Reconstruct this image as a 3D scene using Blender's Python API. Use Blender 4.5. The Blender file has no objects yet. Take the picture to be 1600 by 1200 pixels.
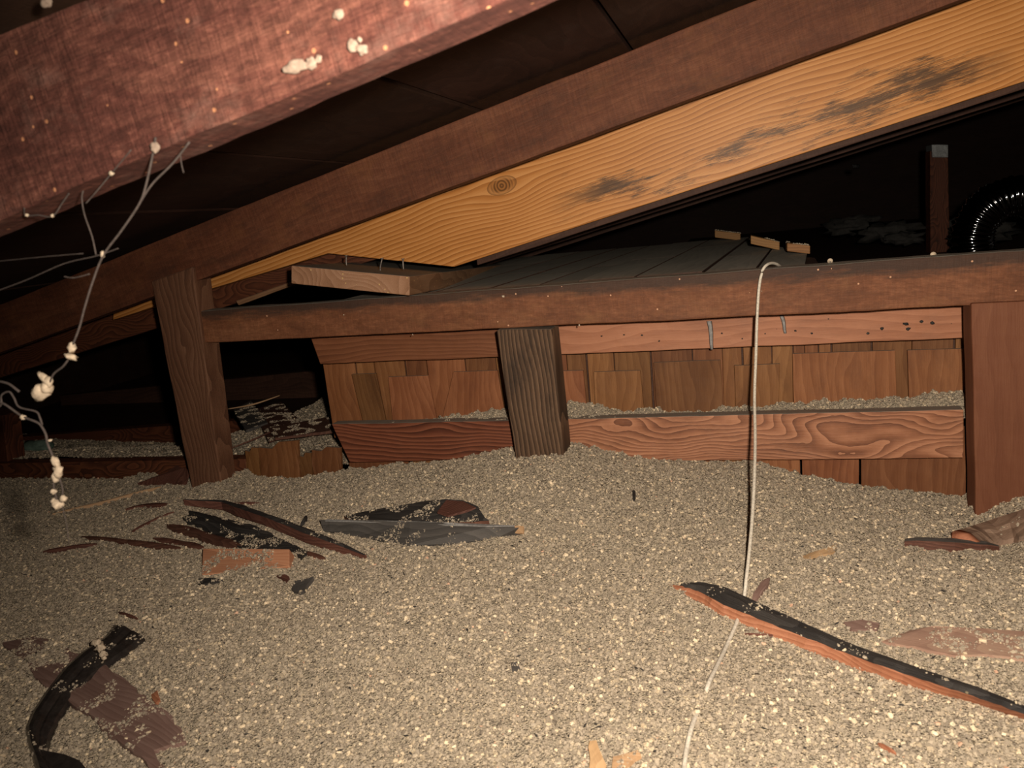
import bpy, bmesh, math, random
import numpy as np
from mathutils import Vector, Matrix, noise

# ------------------------------------------------------------------ camera, world, lights, exposure
scn = bpy.context.scene
COL = scn.collection
H = 0.62                                   # camera height above the base of the loose fill
F = 1156.0
az, pit, rol = (math.radians(v) for v in (107.635, 12.655, -5.938))
fw = np.array([math.cos(az)*math.cos(pit), math.sin(az)*math.cos(pit), -math.sin(pit)])
r0 = np.array([math.sin(az), -math.cos(az), 0.0]); u0 = np.cross(r0, fw)
RR = r0*math.cos(rol) + u0*math.sin(rol); UU = -r0*math.sin(rol) + u0*math.cos(rol)
EYE = np.array([0, 0, H])

cam = bpy.data.cameras.new('camera'); camo = bpy.data.objects.new('camera', cam); COL.objects.link(camo)
m = Matrix.Identity(4)
for i in range(3):
    m[i][0] = RR[i]; m[i][1] = UU[i]; m[i][2] = -fw[i]; m[i][3] = EYE[i]
camo.matrix_world = m
cam.sensor_width = 36; cam.lens = 36*F/1600; cam.clip_start = 0.01
cam.dof.use_dof = True; cam.dof.focus_distance = 1.55; cam.dof.aperture_fstop = 9
scn.camera = camo

world = bpy.data.worlds.new('world'); scn.world = world; world.use_nodes = True
world.node_tree.nodes['Background'].inputs[0].default_value = (0.9, 0.8, 0.7, 1)
world.node_tree.nodes['Background'].inputs[1].default_value = 0.0015

fl = bpy.data.lights.new('flash', 'SPOT'); flo = bpy.data.objects.new('flash', fl); COL.objects.link(flo)
fl.energy = 108; fl.color = (1.0, 0.875, 0.715); fl.spot_size = math.radians(136); fl.spot_blend = 1.0
fl.shadow_soft_size = 0.016
flo.location = EYE + RR*0.065 + UU*0.05 - fw*0.01
aim = fw*1.0 + RR*0.25 - UU*0.07
flo.rotation_euler = Vector(aim).to_track_quat('-Z', 'Y').to_euler()

vs = scn.view_settings
scn.display_settings.display_device = 'sRGB'
vs.view_transform = 'Standard'; vs.look = 'None'; vs.gamma = 1; vs.use_curve_mapping = False
vs.exposure = 0.0

rng = np.random.default_rng(7); random.seed(7)

# ------------------------------------------------------------------ geometry helpers
def ray(x, y): return fw + RR*(x-800)/F - UU*(y-600)/F
def py(x, y, Y):                           # point of the vertical plane at distance Y seen at a pixel
    d = ray(x, y); return EYE + d*(Y/d[1])
def px_at(x, y, X):
    d = ray(x, y); return EYE + d*(X/d[0])
def on_line(Y, a, b, X):                   # straight edge through two sighted points, evaluated at X
    A, B = py(*a, Y), py(*b, Y); t = (X-A[0])/(B[0]-A[0]); return A + (B-A)*t
def nz(v, s, k=0): return noise.noise(Vector((v[0]*s+k*17.3, v[1]*s+k*5.1, v[2]*s-k*9.7)))

def tag(o, label=None, cat=None, group=None, kind=None):
    if label: o['label'] = label
    if cat: o['category'] = cat
    if group: o['group'] = group
    if kind: o['kind'] = kind
    return o
def empty(name, loc, label=None, cat=None, group=None, kind=None):
    o = bpy.data.objects.new(name, None); COL.objects.link(o); o.location = Vector(loc); o.empty_display_size = .05
    bpy.context.view_layer.update()
    return tag(o, label, cat, group, kind)
def frame(o, c, ex, ey):                   # local axes of an object
    ex = Vector(ex).normalized(); ey = Vector(ey); ey = (ey-ex*ey.dot(ex)).normalized(); ez = ex.cross(ey)
    M = Matrix.Identity(4)
    for i in range(3): M[i][0] = ex[i]; M[i][1] = ey[i]; M[i][2] = ez[i]; M[i][3] = c[i]
    return M
def mesh_obj(name, verts, faces, mats, parent=None, M=None, midx=None, smooth=False, bevel=0):
    V = [Vector(v) for v in verts]
    if M is None:
        c = sum(V, Vector())/len(V); M = Matrix.Translation(c)
    Mi = M.inverted(); V = [Mi @ v for v in V]
    me = bpy.data.meshes.new(name); me.from_pydata(V, [], faces)
    if not isinstance(mats, (list, tuple)): mats = [mats]
    for mm in mats: me.materials.append(mm)
    if midx: me.polygons.foreach_set('material_index', midx)
    bm = bmesh.new(); bm.from_mesh(me); bmesh.ops.recalc_face_normals(bm, faces=bm.faces); bm.to_mesh(me); bm.free()
    if smooth: me.polygons.foreach_set('use_smooth', [True]*len(me.polygons))
    me.update()
    o = bpy.data.objects.new(name, me); COL.objects.link(o)
    if parent is not None:
        o.parent = parent; o.matrix_world = M
        o.matrix_parent_inverse = Matrix.Identity(4); o.matrix_basis = parent.matrix_world.inverted() @ M
    else: o.matrix_world = M
    if bevel:
        b = o.modifiers.new('bevel', 'BEVEL'); b.width = bevel; b.segments = 2; b.limit_method = 'ANGLE'; b.angle_limit = .7
    return o
def board(name, q, th, mat, parent=None, axis='h', nx=48, nzv=5, wob=.0012, bevel=.002, ydir=(0, 1, 0), midx=None):
    """timber: front face quad q = TL,TR,BR,BL, extruded by th along ydir; edges a little uneven"""
    TL, TR, BR, BL = [np.array(p, float) for p in q]; yd = np.array(ydir, float)
    if axis == 'v': nx, nzv = nzv, nx
    verts = []; k = random.random()*50
    for s in (0, 1):
        for j in range(nzv+1):
            for i in range(nx+1):
                a, b = i/nx, j/nzv
                p = (TL*(1-a)+TR*a)*(1-b) + (BL*(1-a)+BR*a)*b + yd*th*s
                if wob:
                    p = p + np.array([nz(p, 9, k), nz(p, 9, k+3), nz(p, 9, k+7)])*wob + np.array([0, nz(p, 45, k), nz(p, 45, k+1)])*wob*.4
                verts.append(p)
    N = (nx+1)*(nzv+1); f = []
    id_ = lambda s, i, j: s*N + j*(nx+1)+i
    for j in range(nzv):
        for i in range(nx):
            f.append((id_(0,i,j), id_(0,i,j+1), id_(0,i+1,j+1), id_(0,i+1,j)))
            f.append((id_(1,i,j), id_(1,i+1,j), id_(1,i+1,j+1), id_(1,i,j+1)))
    for i in range(nx):
        f.append((id_(0,i,0), id_(0,i+1,0), id_(1,i+1,0), id_(1,i,0))); f.append((id_(0,i,nzv), id_(1,i,nzv), id_(1,i+1,nzv), id_(0,i+1,nzv)))
    for j in range(nzv):
        f.append((id_(0,0,j), id_(1,0,j), id_(1,0,j+1), id_(0,0,j+1))); f.append((id_(0,nx,j), id_(0,nx,j+1), id_(1,nx,j+1), id_(1,nx,j)))
    c = (TL+TR+BR+BL)/4 + yd*th/2
    ex = (TR+BR-TL-BL) if axis == 'h' else (TL+TR-BL-BR)
    return mesh_obj(name, verts, f, mat, parent, frame(None, c, ex, yd if axis == 'h' else yd), bevel=bevel)
def prism(name, pts, ext, mats, parent=None, ex=None, bevel=0, jag=0, seg=.02, capmat=0, sidemat=None, warp=0, botmat=None):
    """polygon pts (3d) extruded by ext; jag roughens the outline"""
    P = [np.array(p, float) for p in pts]; out = []; k = random.random()*90
    if jag:
        for i, p in enumerate(P):
            q = P[(i+1) % len(P)]; n = max(1, int(np.linalg.norm(q-p)/seg))
            for j in range(n):
                v = p + (q-p)*j/n; w = jag*(1 if j else .4)
                out.append(v + np.array([nz(v, 60, k), nz(v, 60, k+2), 0])*w*1.6 + np.array([nz(v, 18, k), nz(v, 18, k+2), 0])*w)
        P = out
    ext = np.array(ext, float); n = len(P)
    if warp: P = [p + np.array([0, 0, nz(p, 12, k)*warp]) for p in P]
    verts = P + [p+ext for p in P]
    faces = [tuple(range(n)), tuple(range(2*n-1, n-1, -1))] + [(i, (i+1) % n, n+(i+1) % n, n+i) for i in range(n)]
    sm = capmat if sidemat is None else sidemat
    midx = [capmat, capmat if botmat is None else botmat] + [sm]*n
    c = sum(verts)/len(verts)
    exx = ex if ex is not None else (P[len(P)//2]-P[0])
    return mesh_obj(name, verts, faces, mats, parent, frame(None, c, exx, ext), midx=midx, bevel=bevel)
def loft(name, rows, mats, parent=None, strip_m=None, closed=True, smooth=False, ex=None, caps=True):
    n = len(rows[0]); V = [p for r in rows for p in r]; f = []; mi = []
    for k in range(len(rows)-1):
        for i in range(n if closed else n-1):
            j = (i+1) % n; f.append((k*n+i, k*n+j, (k+1)*n+j, (k+1)*n+i)); mi.append(strip_m[i] if strip_m else 0)
    if closed and caps:
        f.append(tuple(range(n-1, -1, -1))); f.append(tuple(range((len(rows)-1)*n, len(rows)*n))); mi += [strip_m[-1] if strip_m else 0]*2
    A = np.array(rows[0]).mean(0); B = np.array(rows[-1]).mean(0); exx = ex if ex is not None else B-A
    ey = Vector((0, 0, 1)).cross(Vector(exx))
    if ey.length < 1e-4: ey = Vector((0, 1, 0))
    return mesh_obj(name, V, f, mats, parent, frame(None, (A+B)/2, exx, ey), midx=mi, smooth=smooth)
def tube(name, pts, rad, mat, parent=None, n=8, sub=6):
    P = [Vector(p) for p in pts]; R = rad if isinstance(rad, (list, tuple)) else [rad]*len(P)
    Q = []; rs = []
    for i in range(len(P)-1):               # Catmull-Rom
        a, b, c, d = P[max(i-1, 0)], P[i], P[i+1], P[min(i+2, len(P)-1)]
        for s in range(sub):
            t = s/sub
            Q.append(.5*((2*b)+(c-a)*t+(2*a-5*b+4*c-d)*t*t+(3*b-a-3*c+d)*t**3)); rs.append(R[i]+(R[i+1]-R[i])*t)
    Q.append(P[-1]); rs.append(R[-1]); rows = []
    up = Vector((.3, .2, .93))
    for i, p in enumerate(Q):
        t = (Q[min(i+1, len(Q)-1)]-Q[max(i-1, 0)]).normalized()
        a = t.cross(up)
        if a.length < .05: a = t.cross(Vector((1, 0, 0)))
        a.normalize(); b = t.cross(a)
        rows.append([p+(a*math.cos(2*math.pi*k/n)+b*math.sin(2*math.pi*k/n))*rs[i] for k in range(n)])
    V = [v for r in rows for v in r]; f = []
    for k in range(len(rows)-1):
        for i in range(n):
            j = (i+1) % n; f.append((k*n+i, k*n+j, (k+1)*n+j, (k+1)*n+i))
    f.append(tuple(range(n-1, -1, -1))); f.append(tuple(range((len(rows)-1)*n, len(rows)*n)))
    return mesh_obj(name, V, f, mat, parent, smooth=True)
def lump(name, c, r, mat, parent=None, squash=(1, 1, 1), amp=.35, sub=2, fr=1.6, rot=0):
    bm = bmesh.new(); bmesh.ops.create_icosphere(bm, subdivisions=sub, radius=1)
    k = random.random()*99
    for v in bm.verts:
        d = 1 + amp*noise.noise(v.co*fr+Vector((k, k, k)))*1.6
        v.co = Vector((v.co.x*squash[0]*d, v.co.y*squash[1]*d, v.co.z*squash[2]*d))*r
    me = bpy.data.meshes.new(name); bm.to_mesh(me); bm.free(); me.materials.append(mat)
    me.polygons.foreach_set('use_smooth', [True]*len(me.polygons))
    o = bpy.data.objects.new(name, me); COL.objects.link(o)
    M = Matrix.Translation(Vector(c)) @ Matrix.Rotation(rot, 4, 'Y')
    if parent is not None: o.parent = parent; o.matrix_basis = parent.matrix_world.inverted() @ M
    else: o.matrix_world = M
    return o

# ------------------------------------------------------------------ materials
class NT:
    def __init__(s, name):
        s.m = bpy.data.materials.new(name); s.m.use_nodes = True; s.t = s.m.node_tree
        s.b = s.t.nodes['Principled BSDF']; s.b.inputs['Specular IOR Level'].default_value = .25
    def n(s, typ, ins=None, **kw):
        nd = s.t.nodes.new(typ)
        for k, v in kw.items(): setattr(nd, k, v)
        for k, v in (ins or {}).items(): s.set(nd.inputs[k], v)
        return nd
    def set(s, sock, v):
        if hasattr(v, 'is_output') and v.is_output: s.t.links.new(v, sock)
        else:
            if isinstance(v, tuple) and len(v) == 3 and sock.type == 'RGBA': v = v+(1,)
            sock.default_value = v
    def math(s, op, a, b=0.0, c=None, clamp=False):
        nd = s.n('ShaderNodeMath', operation=op, use_clamp=clamp); s.set(nd.inputs[0], a); s.set(nd.inputs[1], b)
        if c is not None: s.set(nd.inputs[2], c)
        return nd.outputs[0]
    def noise(s, vec, scale, detail=4, rough=.6, dist=0):
        return s.n('ShaderNodeTexNoise', {'Vector': vec, 'Scale': scale, 'Detail': detail, 'Roughness': rough, 'Distortion': dist}).outputs['Fac']
    def map(s, vec, scale=(1, 1, 1), loc=(0, 0, 0), rot=(0, 0, 0)):
        return s.n('ShaderNodeMapping', {'Vector': vec, 'Scale': scale, 'Location': loc, 'Rotation': rot}).outputs[0]
    def ramp(s, fac, stops, interp='LINEAR'):
        nd = s.n('ShaderNodeValToRGB', {'Fac': fac}); cr = nd.color_ramp; cr.interpolation = interp
        while len(cr.elements) < len(stops): cr.elements.new(.5)
        for e, (p, c) in zip(cr.elements, stops):
            e.position = p; e.color = (c, c, c, 1) if isinstance(c, (int, float)) else tuple(c)+(1,)
        return nd.outputs[0]
    def mix(s, fac, a, b, mode='MIX'):
        nd = s.n('ShaderNodeMix', data_type='RGBA', blend_type=mode); s.set(nd.inputs[0], fac); s.set(nd.inputs[6], a); s.set(nd.inputs[7], b); return nd.outputs[2]
    def coords(s, jitter=True):
        tc = s.n('ShaderNodeTexCoord').outputs['Object']
        if not jitter: return tc, tc
        oi = s.n('ShaderNodeObjectInfo').outputs['Random']
        off = s.n('ShaderNodeCombineXYZ', {'X': s.math('MULTIPLY', oi, 37.0), 'Y': s.math('MULTIPLY', oi, 11.0), 'Z': s.math('MULTIPLY', oi, 3.0)}).outputs[0]
        return s.n('ShaderNodeVectorMath', {0: tc, 1: off}, operation='ADD').outputs[0], tc

def wood(name, dark, mid, light, ring=40, ringc=.6, dist=2.5, rough=.65, saw=0.0, stain=0.0, staincol=(.02, .012, .009), dust=0.0,
         specks=0.0, speckcol=(.55, .30, .18), bump=.25, mould=None, knot=None, topstain=None, endgrain=False, vary=.12, fibre=.5, blotch=None, gren=1.0, mottle=0.0):
    N = NT(name); vec, raw = N.coords()
    if knot:                                  # grain bends round a knot
        kx, kz, kr = knot
        dv = N.n('ShaderNodeVectorMath', {0: raw, 1: (kx, 0, kz)}, operation='SUBTRACT').outputs[0]
        sx = N.n('ShaderNodeSeparateXYZ', {0: dv})
        r2 = N.math('ADD', N.math('POWER', N.math('MULTIPLY', sx.outputs[0], .55), 2.0), N.math('POWER', sx.outputs[2], 2.0))
        kd = N.math('SQRT', r2)
        fall = N.math('EXPONENT', N.math('MULTIPLY', r2, -1/(kr*2.6)**2))
        zoff = N.math('MULTIPLY', N.math('MULTIPLY', fall, -.75), sx.outputs[2])
        vec = N.n('ShaderNodeVectorMath', {0: vec, 1: N.n('ShaderNodeCombineXYZ', {'Z': zoff}).outputs[0]}, operation='ADD').outputs[0]
    lv = N.map(vec, (.55, 1, 1))
    warp = N.noise(N.map(vec, (1.1, 3, 3)), 2.2, 2, .5)
    wv = N.n('ShaderNodeVectorMath', {0: lv, 1: N.n('ShaderNodeCombineXYZ', {'Z': N.math('MULTIPLY', warp, dist*.08), 'Y': N.math('MULTIPLY', warp, dist*.03)}).outputs[0]}, operation='ADD').outputs[0]
    wave = N.n('ShaderNodeTexWave', {'Vector': wv, 'Scale': ring, 'Distortion': dist*.8, 'Detail': 3.0, 'Detail Scale': 1.2, 'Detail Roughness': .6},
               wave_type='BANDS', bands_direction='Z' if not endgrain else 'DIAGONAL', wave_profile='SAW').outputs['Fac']
    fib = N.noise(N.map(vec, (6, 160, 160)), 3, 4, .7)
    low = N.noise(N.map(vec, (1.5, 5, 5)), 3, 3, .6)
    g = N.math('ADD', N.math('MULTIPLY', wave, ringc), N.math('ADD', N.math('MULTIPLY', fib, fibre), N.math('MULTIPLY', low, 1.1-ringc*.5)))
    g = N.math('MULTIPLY', g, 1/(ringc*.55+fibre*.5+.55-ringc*.25)*.5)
    col = N.ramp(g, [(.30, light), (.52, mid), (.78, dark)])
    h = N.math('ADD', N.math('MULTIPLY', fib, .7), N.math('MULTIPLY', wave, -.35*gren))
    if saw:                                   # rough-sawn marks run across the board
        sm = N.noise(N.map(vec, (130, 6, 14)), 1.6, 3, .65); sm2 = N.ramp(sm, [(.35, 0.0), (.65, 1.0)])
        col = N.mix(N.math('MULTIPLY', sm2, saw), col, N.mix(1.0, col, (.45, .42, .40), 'MULTIPLY'))
        h = N.math('ADD', h, N.math('MULTIPLY', sm, saw*1.6))
    if knot:
        kf = N.ramp(N.math('DIVIDE', kd, kr), [(.55, 1.0), (.95, 0.0)])
        kring = N.n('ShaderNodeTexWave', {'Vector': dv, 'Scale': 42.0, 'Distortion': 1.5, 'Detail': 2.0}, wave_type='RINGS', rings_direction='Y').outputs['Fac']
        col = N.mix(kf, col, N.ramp(kring, [(.1, tuple(c*.75 for c in mid)), (.8, tuple(c*.30 for c in mid))]))
        halo = N.ramp(N.math('DIVIDE', kd, kr), [(.80, 0.0), (.97, .75), (1.15, 0.0)])
        col = N.mix(halo, col, tuple(c*.25 for c in mid))
    if mottle:                                # short pale and dark flakes of a rough face
        m1 = N.noise(N.map(vec, (1, 2.2, 2.2)), 55, 5, .75)
        col = N.mix(N.math('MULTIPLY', N.ramp(m1, [(.42, 1.0), (.52, 0.0)]), mottle), col, tuple(c*.45 for c in mid))
        col = N.mix(N.math('MULTIPLY', N.ramp(m1, [(.56, 0.0), (.68, 1.0)]), mottle*.8), col, tuple(min(1, c*1.5) for c in light))
        h = N.math('ADD', h, N.math('MULTIPLY', m1, mottle))
    if stain:
        st = N.noise(N.map(vec, (2.2, 7, 7)), 3.2, 6, .72)
        col = N.mix(N.math('MULTIPLY', N.ramp(st, [(.50, 0.0), (.68, 1.0)]), stain), col, staincol)
    if blotch:
        bn = N.noise(N.map(vec, (1, 1.4, 1.4)), 11, 5, .7)
        col = N.mix(N.math('MULTIPLY', N.ramp(bn, [(.53, 0.0), (.72, 1.0)]), blotch[0]), col, blotch[1])
    if mould:                                 # (z centre, half width, x from, x to)
        s = N.n('ShaderNodeSeparateXYZ', {0: raw})
        zz = N.math('ABSOLUTE', N.math('SUBTRACT', s.outputs[2], mould[0]))
        band = N.math('SUBTRACT', 1.0, N.math('DIVIDE', zz, mould[1]), clamp=True)
        xa = N.n('ShaderNodeMapRange', {'Value': s.outputs[0], 'From Min': mould[2], 'From Max': mould[2]+.15}).outputs[0]
        xb = N.n('ShaderNodeMapRange', {'Value': s.outputs[0], 'From Min': mould[3]-.1, 'From Max': mould[3], 'To Min': 1.0, 'To Max': 0.0}).outputs[0]
        patch = N.noise(N.map(vec, (3, 9, 9)), 2.6, 3, .6); fine = N.noise(N.map(vec, (9, 150, 150)), 3.6, 5, .9)
        mk = N.math('ADD', N.math('MULTIPLY', patch, 1.1), N.math('MULTIPLY', fine, 1.0))
        mk = N.math('ADD', mk, N.math('MULTIPLY', N.math('SUBTRACT', band, 1.0), .42))
        mk = N.ramp(N.math('SUBTRACT', mk, .5), [(.425, 0.0), (.57, 1.0)])
        mk = N.math('MULTIPLY', N.math('MULTIPLY', mk, N.math('MULTIPLY', xa, xb)), .82)
        col = N.mix(mk, col, (.018, .015, .013))
    if topstain:                              # dirt line near the upper arris: (z from, z full, colour)
        s = N.n('ShaderNodeSeparateXYZ', {0: raw})
        nn = N.noise(N.map(vec, (5, 30, 30)), 2.2, 5, .7)
        zz = N.math('ADD', s.outputs[2], N.math('MULTIPLY', N.math('SUBTRACT', nn, .5), .055))
        col = N.mix(N.math('MULTIPLY', N.n('ShaderNodeMapRange', {'Value': zz, 'From Min': topstain[0], 'From Max': topstain[1]}).outputs[0], .85), col, topstain[2])
    if vary:
        oi = N.n('ShaderNodeObjectInfo').outputs['Random']
        r2_ = N.math('FRACT', N.math('MULTIPLY', oi, 57.3))
        col = N.n('ShaderNodeHueSaturation', {'Color': col, 'Value': N.math('ADD', 1-vary, N.math('MULTIPLY', oi, 2*vary)), 'Hue': N.math('ADD', .5-vary*.03, N.math('MULTIPLY', r2_, vary*.06))}).outputs[0]
    if specks:
        vo = N.n('ShaderNodeTexVoronoi', {'Vector': vec, 'Scale': 130.0, 'Randomness': 1.0})
        sp = N.math('LESS_THAN', vo.outputs['Distance'], .22)
        pick = N.math('LESS_THAN', N.n('ShaderNodeSeparateColor', {0: vo.outputs['Color']}).outputs[0], specks)
        col = N.mix(N.math('MULTIPLY', sp, pick), col, speckcol)
    if dust:
        nrm = N.n('ShaderNodeNewGeometry').outputs['Normal']
        zf = N.n('ShaderNodeSeparateXYZ', {0: nrm}).outputs[2]
        dn = N.noise(vec, 30, 4, .7)
        df = N.ramp(N.math('ADD', zf, N.math('MULTIPLY', dn, .25)), [(.62, 0.0), (.9, 1.0)])
        col = N.mix(N.math('MULTIPLY', df, dust), col, (.19, .17, .145))
    N.set(N.b.inputs['Base Color'], col); N.b.inputs['Roughness'].default_value = rough
    bp = N.n('ShaderNodeBump', {'Height': h, 'Strength': bump, 'Distance': .004}).outputs[0]
    N.set(N.b.inputs['Normal'], bp)
    return N.m

M = {}
M['near'] = wood('rough_red_timber', (.058, .018, .013), (.118, .039, .029), (.20, .078, .054), ring=22, ringc=.2, dist=2, rough=.9, saw=.4, bump=.9, specks=.07, mottle=.6,
                 speckcol=(.50, .22, .11), blotch=(.5, (.25, .14, .11)), vary=0)
M['rafter'] = wood('old_rafter_timber', (.062, .020, .010), (.115, .038, .019), (.175, .066, .034), ring=14, ringc=.15, dist=2, saw=.4, bump=.4, mottle=.2, blotch=(.4, (.17, .065, .024)), stain=.6, staincol=(.045, .019, .012), vary=.05)
M['redgrain'] = wood('dark_red_timber', (.03, .011, .006), (.085, .026, .013), (.13, .042, .020), ring=26, ringc=1.0, dist=5, bump=.3, vary=.1)
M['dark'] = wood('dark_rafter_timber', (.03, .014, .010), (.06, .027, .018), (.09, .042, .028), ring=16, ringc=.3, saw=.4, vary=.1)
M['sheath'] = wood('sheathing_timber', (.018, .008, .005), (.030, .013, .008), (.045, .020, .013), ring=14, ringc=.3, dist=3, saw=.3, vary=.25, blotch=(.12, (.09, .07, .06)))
M['rail'] = wood('rail_timber', (.085, .030, .014), (.175, .065, .030), (.25, .105, .052), ring=18, ringc=.12, dist=4, saw=.3, bump=.4, dust=1.0, mottle=.3, blotch=(.4, (.25, .115, .048)), topstain=(.012, .030, (.035, .022, .017)), stain=.3,
                 staincol=(.06, .026, .016), vary=0, specks=.015)
M['post'] = wood('rough_post_timber', (.055, .024, .014), (.12, .052, .028), (.18, .086, .049), ring=24, ringc=.6, dist=2.2, bump=.5, dust=.5, vary=.03)
M['postmid'] = wood('grey_brown_post_timber', (.024, .015, .010), (.082, .046, .027), (.17, .10, .060), ring=34, ringc=.9, dist=.7, bump=.8, dust=.6, stain=.55, staincol=(.018, .013, .011), vary=0)
M['postred'] = wood('red_post_timber', (.095, .032, .015), (.145, .051, .025), (.185, .072, .036), ring=12, ringc=.15, dist=2, bump=.3, vary=0)
M['upper'] = wood('pink_board_timber', (.19, .070, .036), (.33, .135, .072), (.41, .18, .10), ring=16, ringc=.35, dist=1.5, rough=.55, bump=.2, stain=.25, staincol=(.10, .045, .03), vary=0, specks=.03, speckcol=(.03, .015, .01))
M['upperdark'] = wood('brown_board_timber', (.08, .028, .013), (.16, .058, .026), (.22, .085, .040), ring=26, ringc=.5, dist=1.5, rough=.55, bump=.2, vary=0)
M['lower'] = wood('swirled_board_timber', (.08, .027, .015), (.27, .11, .057), (.42, .19, .105), ring=24, ringc=.75, dist=4.5, rough=.5, bump=.3, dust=.9, stain=.25, vary=0)
M['lowerdark'] = wood('striped_red_timber', (.032, .010, .006), (.12, .036, .018), (.21, .070, .036), ring=30, ringc=1.0, dist=1.5, rough=.5, bump=.3, dust=.9, stain=.2, vary=0)
M['shingle'] = wood('cedar_shingle', (.09, .030, .010), (.17, .066, .024), (.25, .108, .044), ring=16, ringc=.25, dist=2, rough=.6, bump=.3, vary=.28, stain=.3, staincol=(.05, .018, .010), dust=.7)
M['shingleold'] = wood('dusty_shingle', (.26, .235, .20), (.36, .33, .28), (.44, .40, .34), ring=14, ringc=.3, dist=2, bump=.3, vary=.15)
M['plank'] = wood('plank_timber', (.11, .055, .028), (.20, .105, .055), (.28, .155, .085), ring=30, ringc=.4, dist=1.5, bump=.3, dust=1.0, stain=.2, vary=0, specks=.12, speckcol=(.5, .30, .12))
M['endgrain'] = wood('plank_end_grain', (.17, .082, .042), (.28, .145, .082), (.35, .195, .12), ring=30, ringc=.5, dist=3, bump=.35, vary=0, specks=.10, speckcol=(.52, .34, .15), endgrain=True)
M['black'] = wood('blackened_wood', (.012, .011, .011), (.028, .025, .024), (.055, .048, .044), ring=30, ringc=.4, bump=.6, vary=.15, specks=.05, speckcol=(.2, .16, .1))
M['greyblack'] = wood('grey_weathered_wood', (.035, .032, .030), (.065, .058, .054), (.10, .088, .08), ring=20, ringc=.4, bump=.4, vary=.1)
M['brokered'] = wood('fresh_redwood', (.14, .046, .026), (.28, .105, .055), (.40, .17, .095), ring=45, ringc=.5, bump=.5, dust=0, vary=.08)
M['darkred'] = wood('dark_redwood', (.05, .020, .014), (.095, .038, .026), (.15, .065, .045), ring=40, ringc=.5, bump=.5, vary=.15)
M['faded'] = wood('faded_redwood', (.13, .073, .060), (.19, .115, .095), (.25, .16, .135), ring=30, ringc=.4, bump=.3, vary=.08, stain=.2, staincol=(.10, .05, .045))
M['fadedpink'] = wood('faded_pink_wood', (.26, .15, .11), (.34, .21, .155), (.42, .28, .20), ring=24, ringc=.4, bump=.3, vary=.08, blotch=(.35, (.20, .12, .10)))
M['pinkblock'] = wood('fresh_pink_wood', (.40, .16, .085), (.52, .24, .135), (.58, .29, .17), ring=30, ringc=.5, bump=.2, vary=0)
M['tan'] = wood('tan_wood', (.30, .17, .085), (.42, .26, .14), (.52, .34, .20), ring=40, ringc=.3, bump=.2, vary=.1)
M['blockorange'] = wood('dusty_orange_block', (.16, .075, .028), (.24, .115, .042), (.30, .155, .06), ring=30, bump=.2, vary=.2)

def plain(name, c, rough=.6, metal=0, bump=0, bs=200, spec=.3, var=None):
    N = NT(name); vec, raw = N.coords()
    nn = N.noise(vec, bs, 4, .6); a = tuple(x*.75 for x in c); b = tuple(min(1, x*1.2) for x in c)
    if var: a, b = var
    N.set(N.b.inputs['Base Color'], N.ramp(nn, [(.35, a), (.65, b)]))
    N.b.inputs['Roughness'].default_value = rough; N.b.inputs['Metallic'].default_value = metal; N.b.inputs['Specular IOR Level'].default_value = spec
    if bump: N.set(N.b.inputs['Normal'], N.n('ShaderNodeBump', {'Height': nn, 'Strength': bump, 'Distance': .002}).outputs[0])
    return N.m
M['rubber'] = plain('black_rubber', (.028, .023, .021), .30, 0, .35, 120, .45)
M['wire'] = plain('dusty_white_wire', (.56, .50, .42), .55, 0, .1, 300)
M['web'] = plain('dusty_web', (.075, .058, .052), .9)
M['crumbdull'] = plain('dull_crumb', (.27, .20, .155), .9, 0, .3, 200)
M['webdark'] = plain('dark_thread', (.05, .04, .035), .9)
M['crumb'] = plain('pale_crumb', (.48, .38, .28), .8, 0, .5, 250)
M['silver'] = plain('silver_foil', (.42, .43, .45), .09, 1.0, .3, 60)
M['steel'] = plain('old_nail_steel', (.22, .19, .17), .5, .7)
M['caulk'] = plain('grey_drip', (.24, .23, .225), .7)
M['green'] = plain('dusty_green', (.10, .145, .115), .8, 0, .4, 60)
M['fluff'] = plain('grey_wool', (.035, .033, .031), .95, 0, .8, 60)
M['chunk'] = wood('brown_chunk_wood', (.12, .075, .052), (.22, .14, .098), (.30, .20, .145), ring=24, ringc=.5, bump=.5, vary=0, stain=.5)
M['cap'] = plain('grey_metal_strap', (.25, .26, .27), .5, .4)
M['wall'] = M['sheath']

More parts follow.
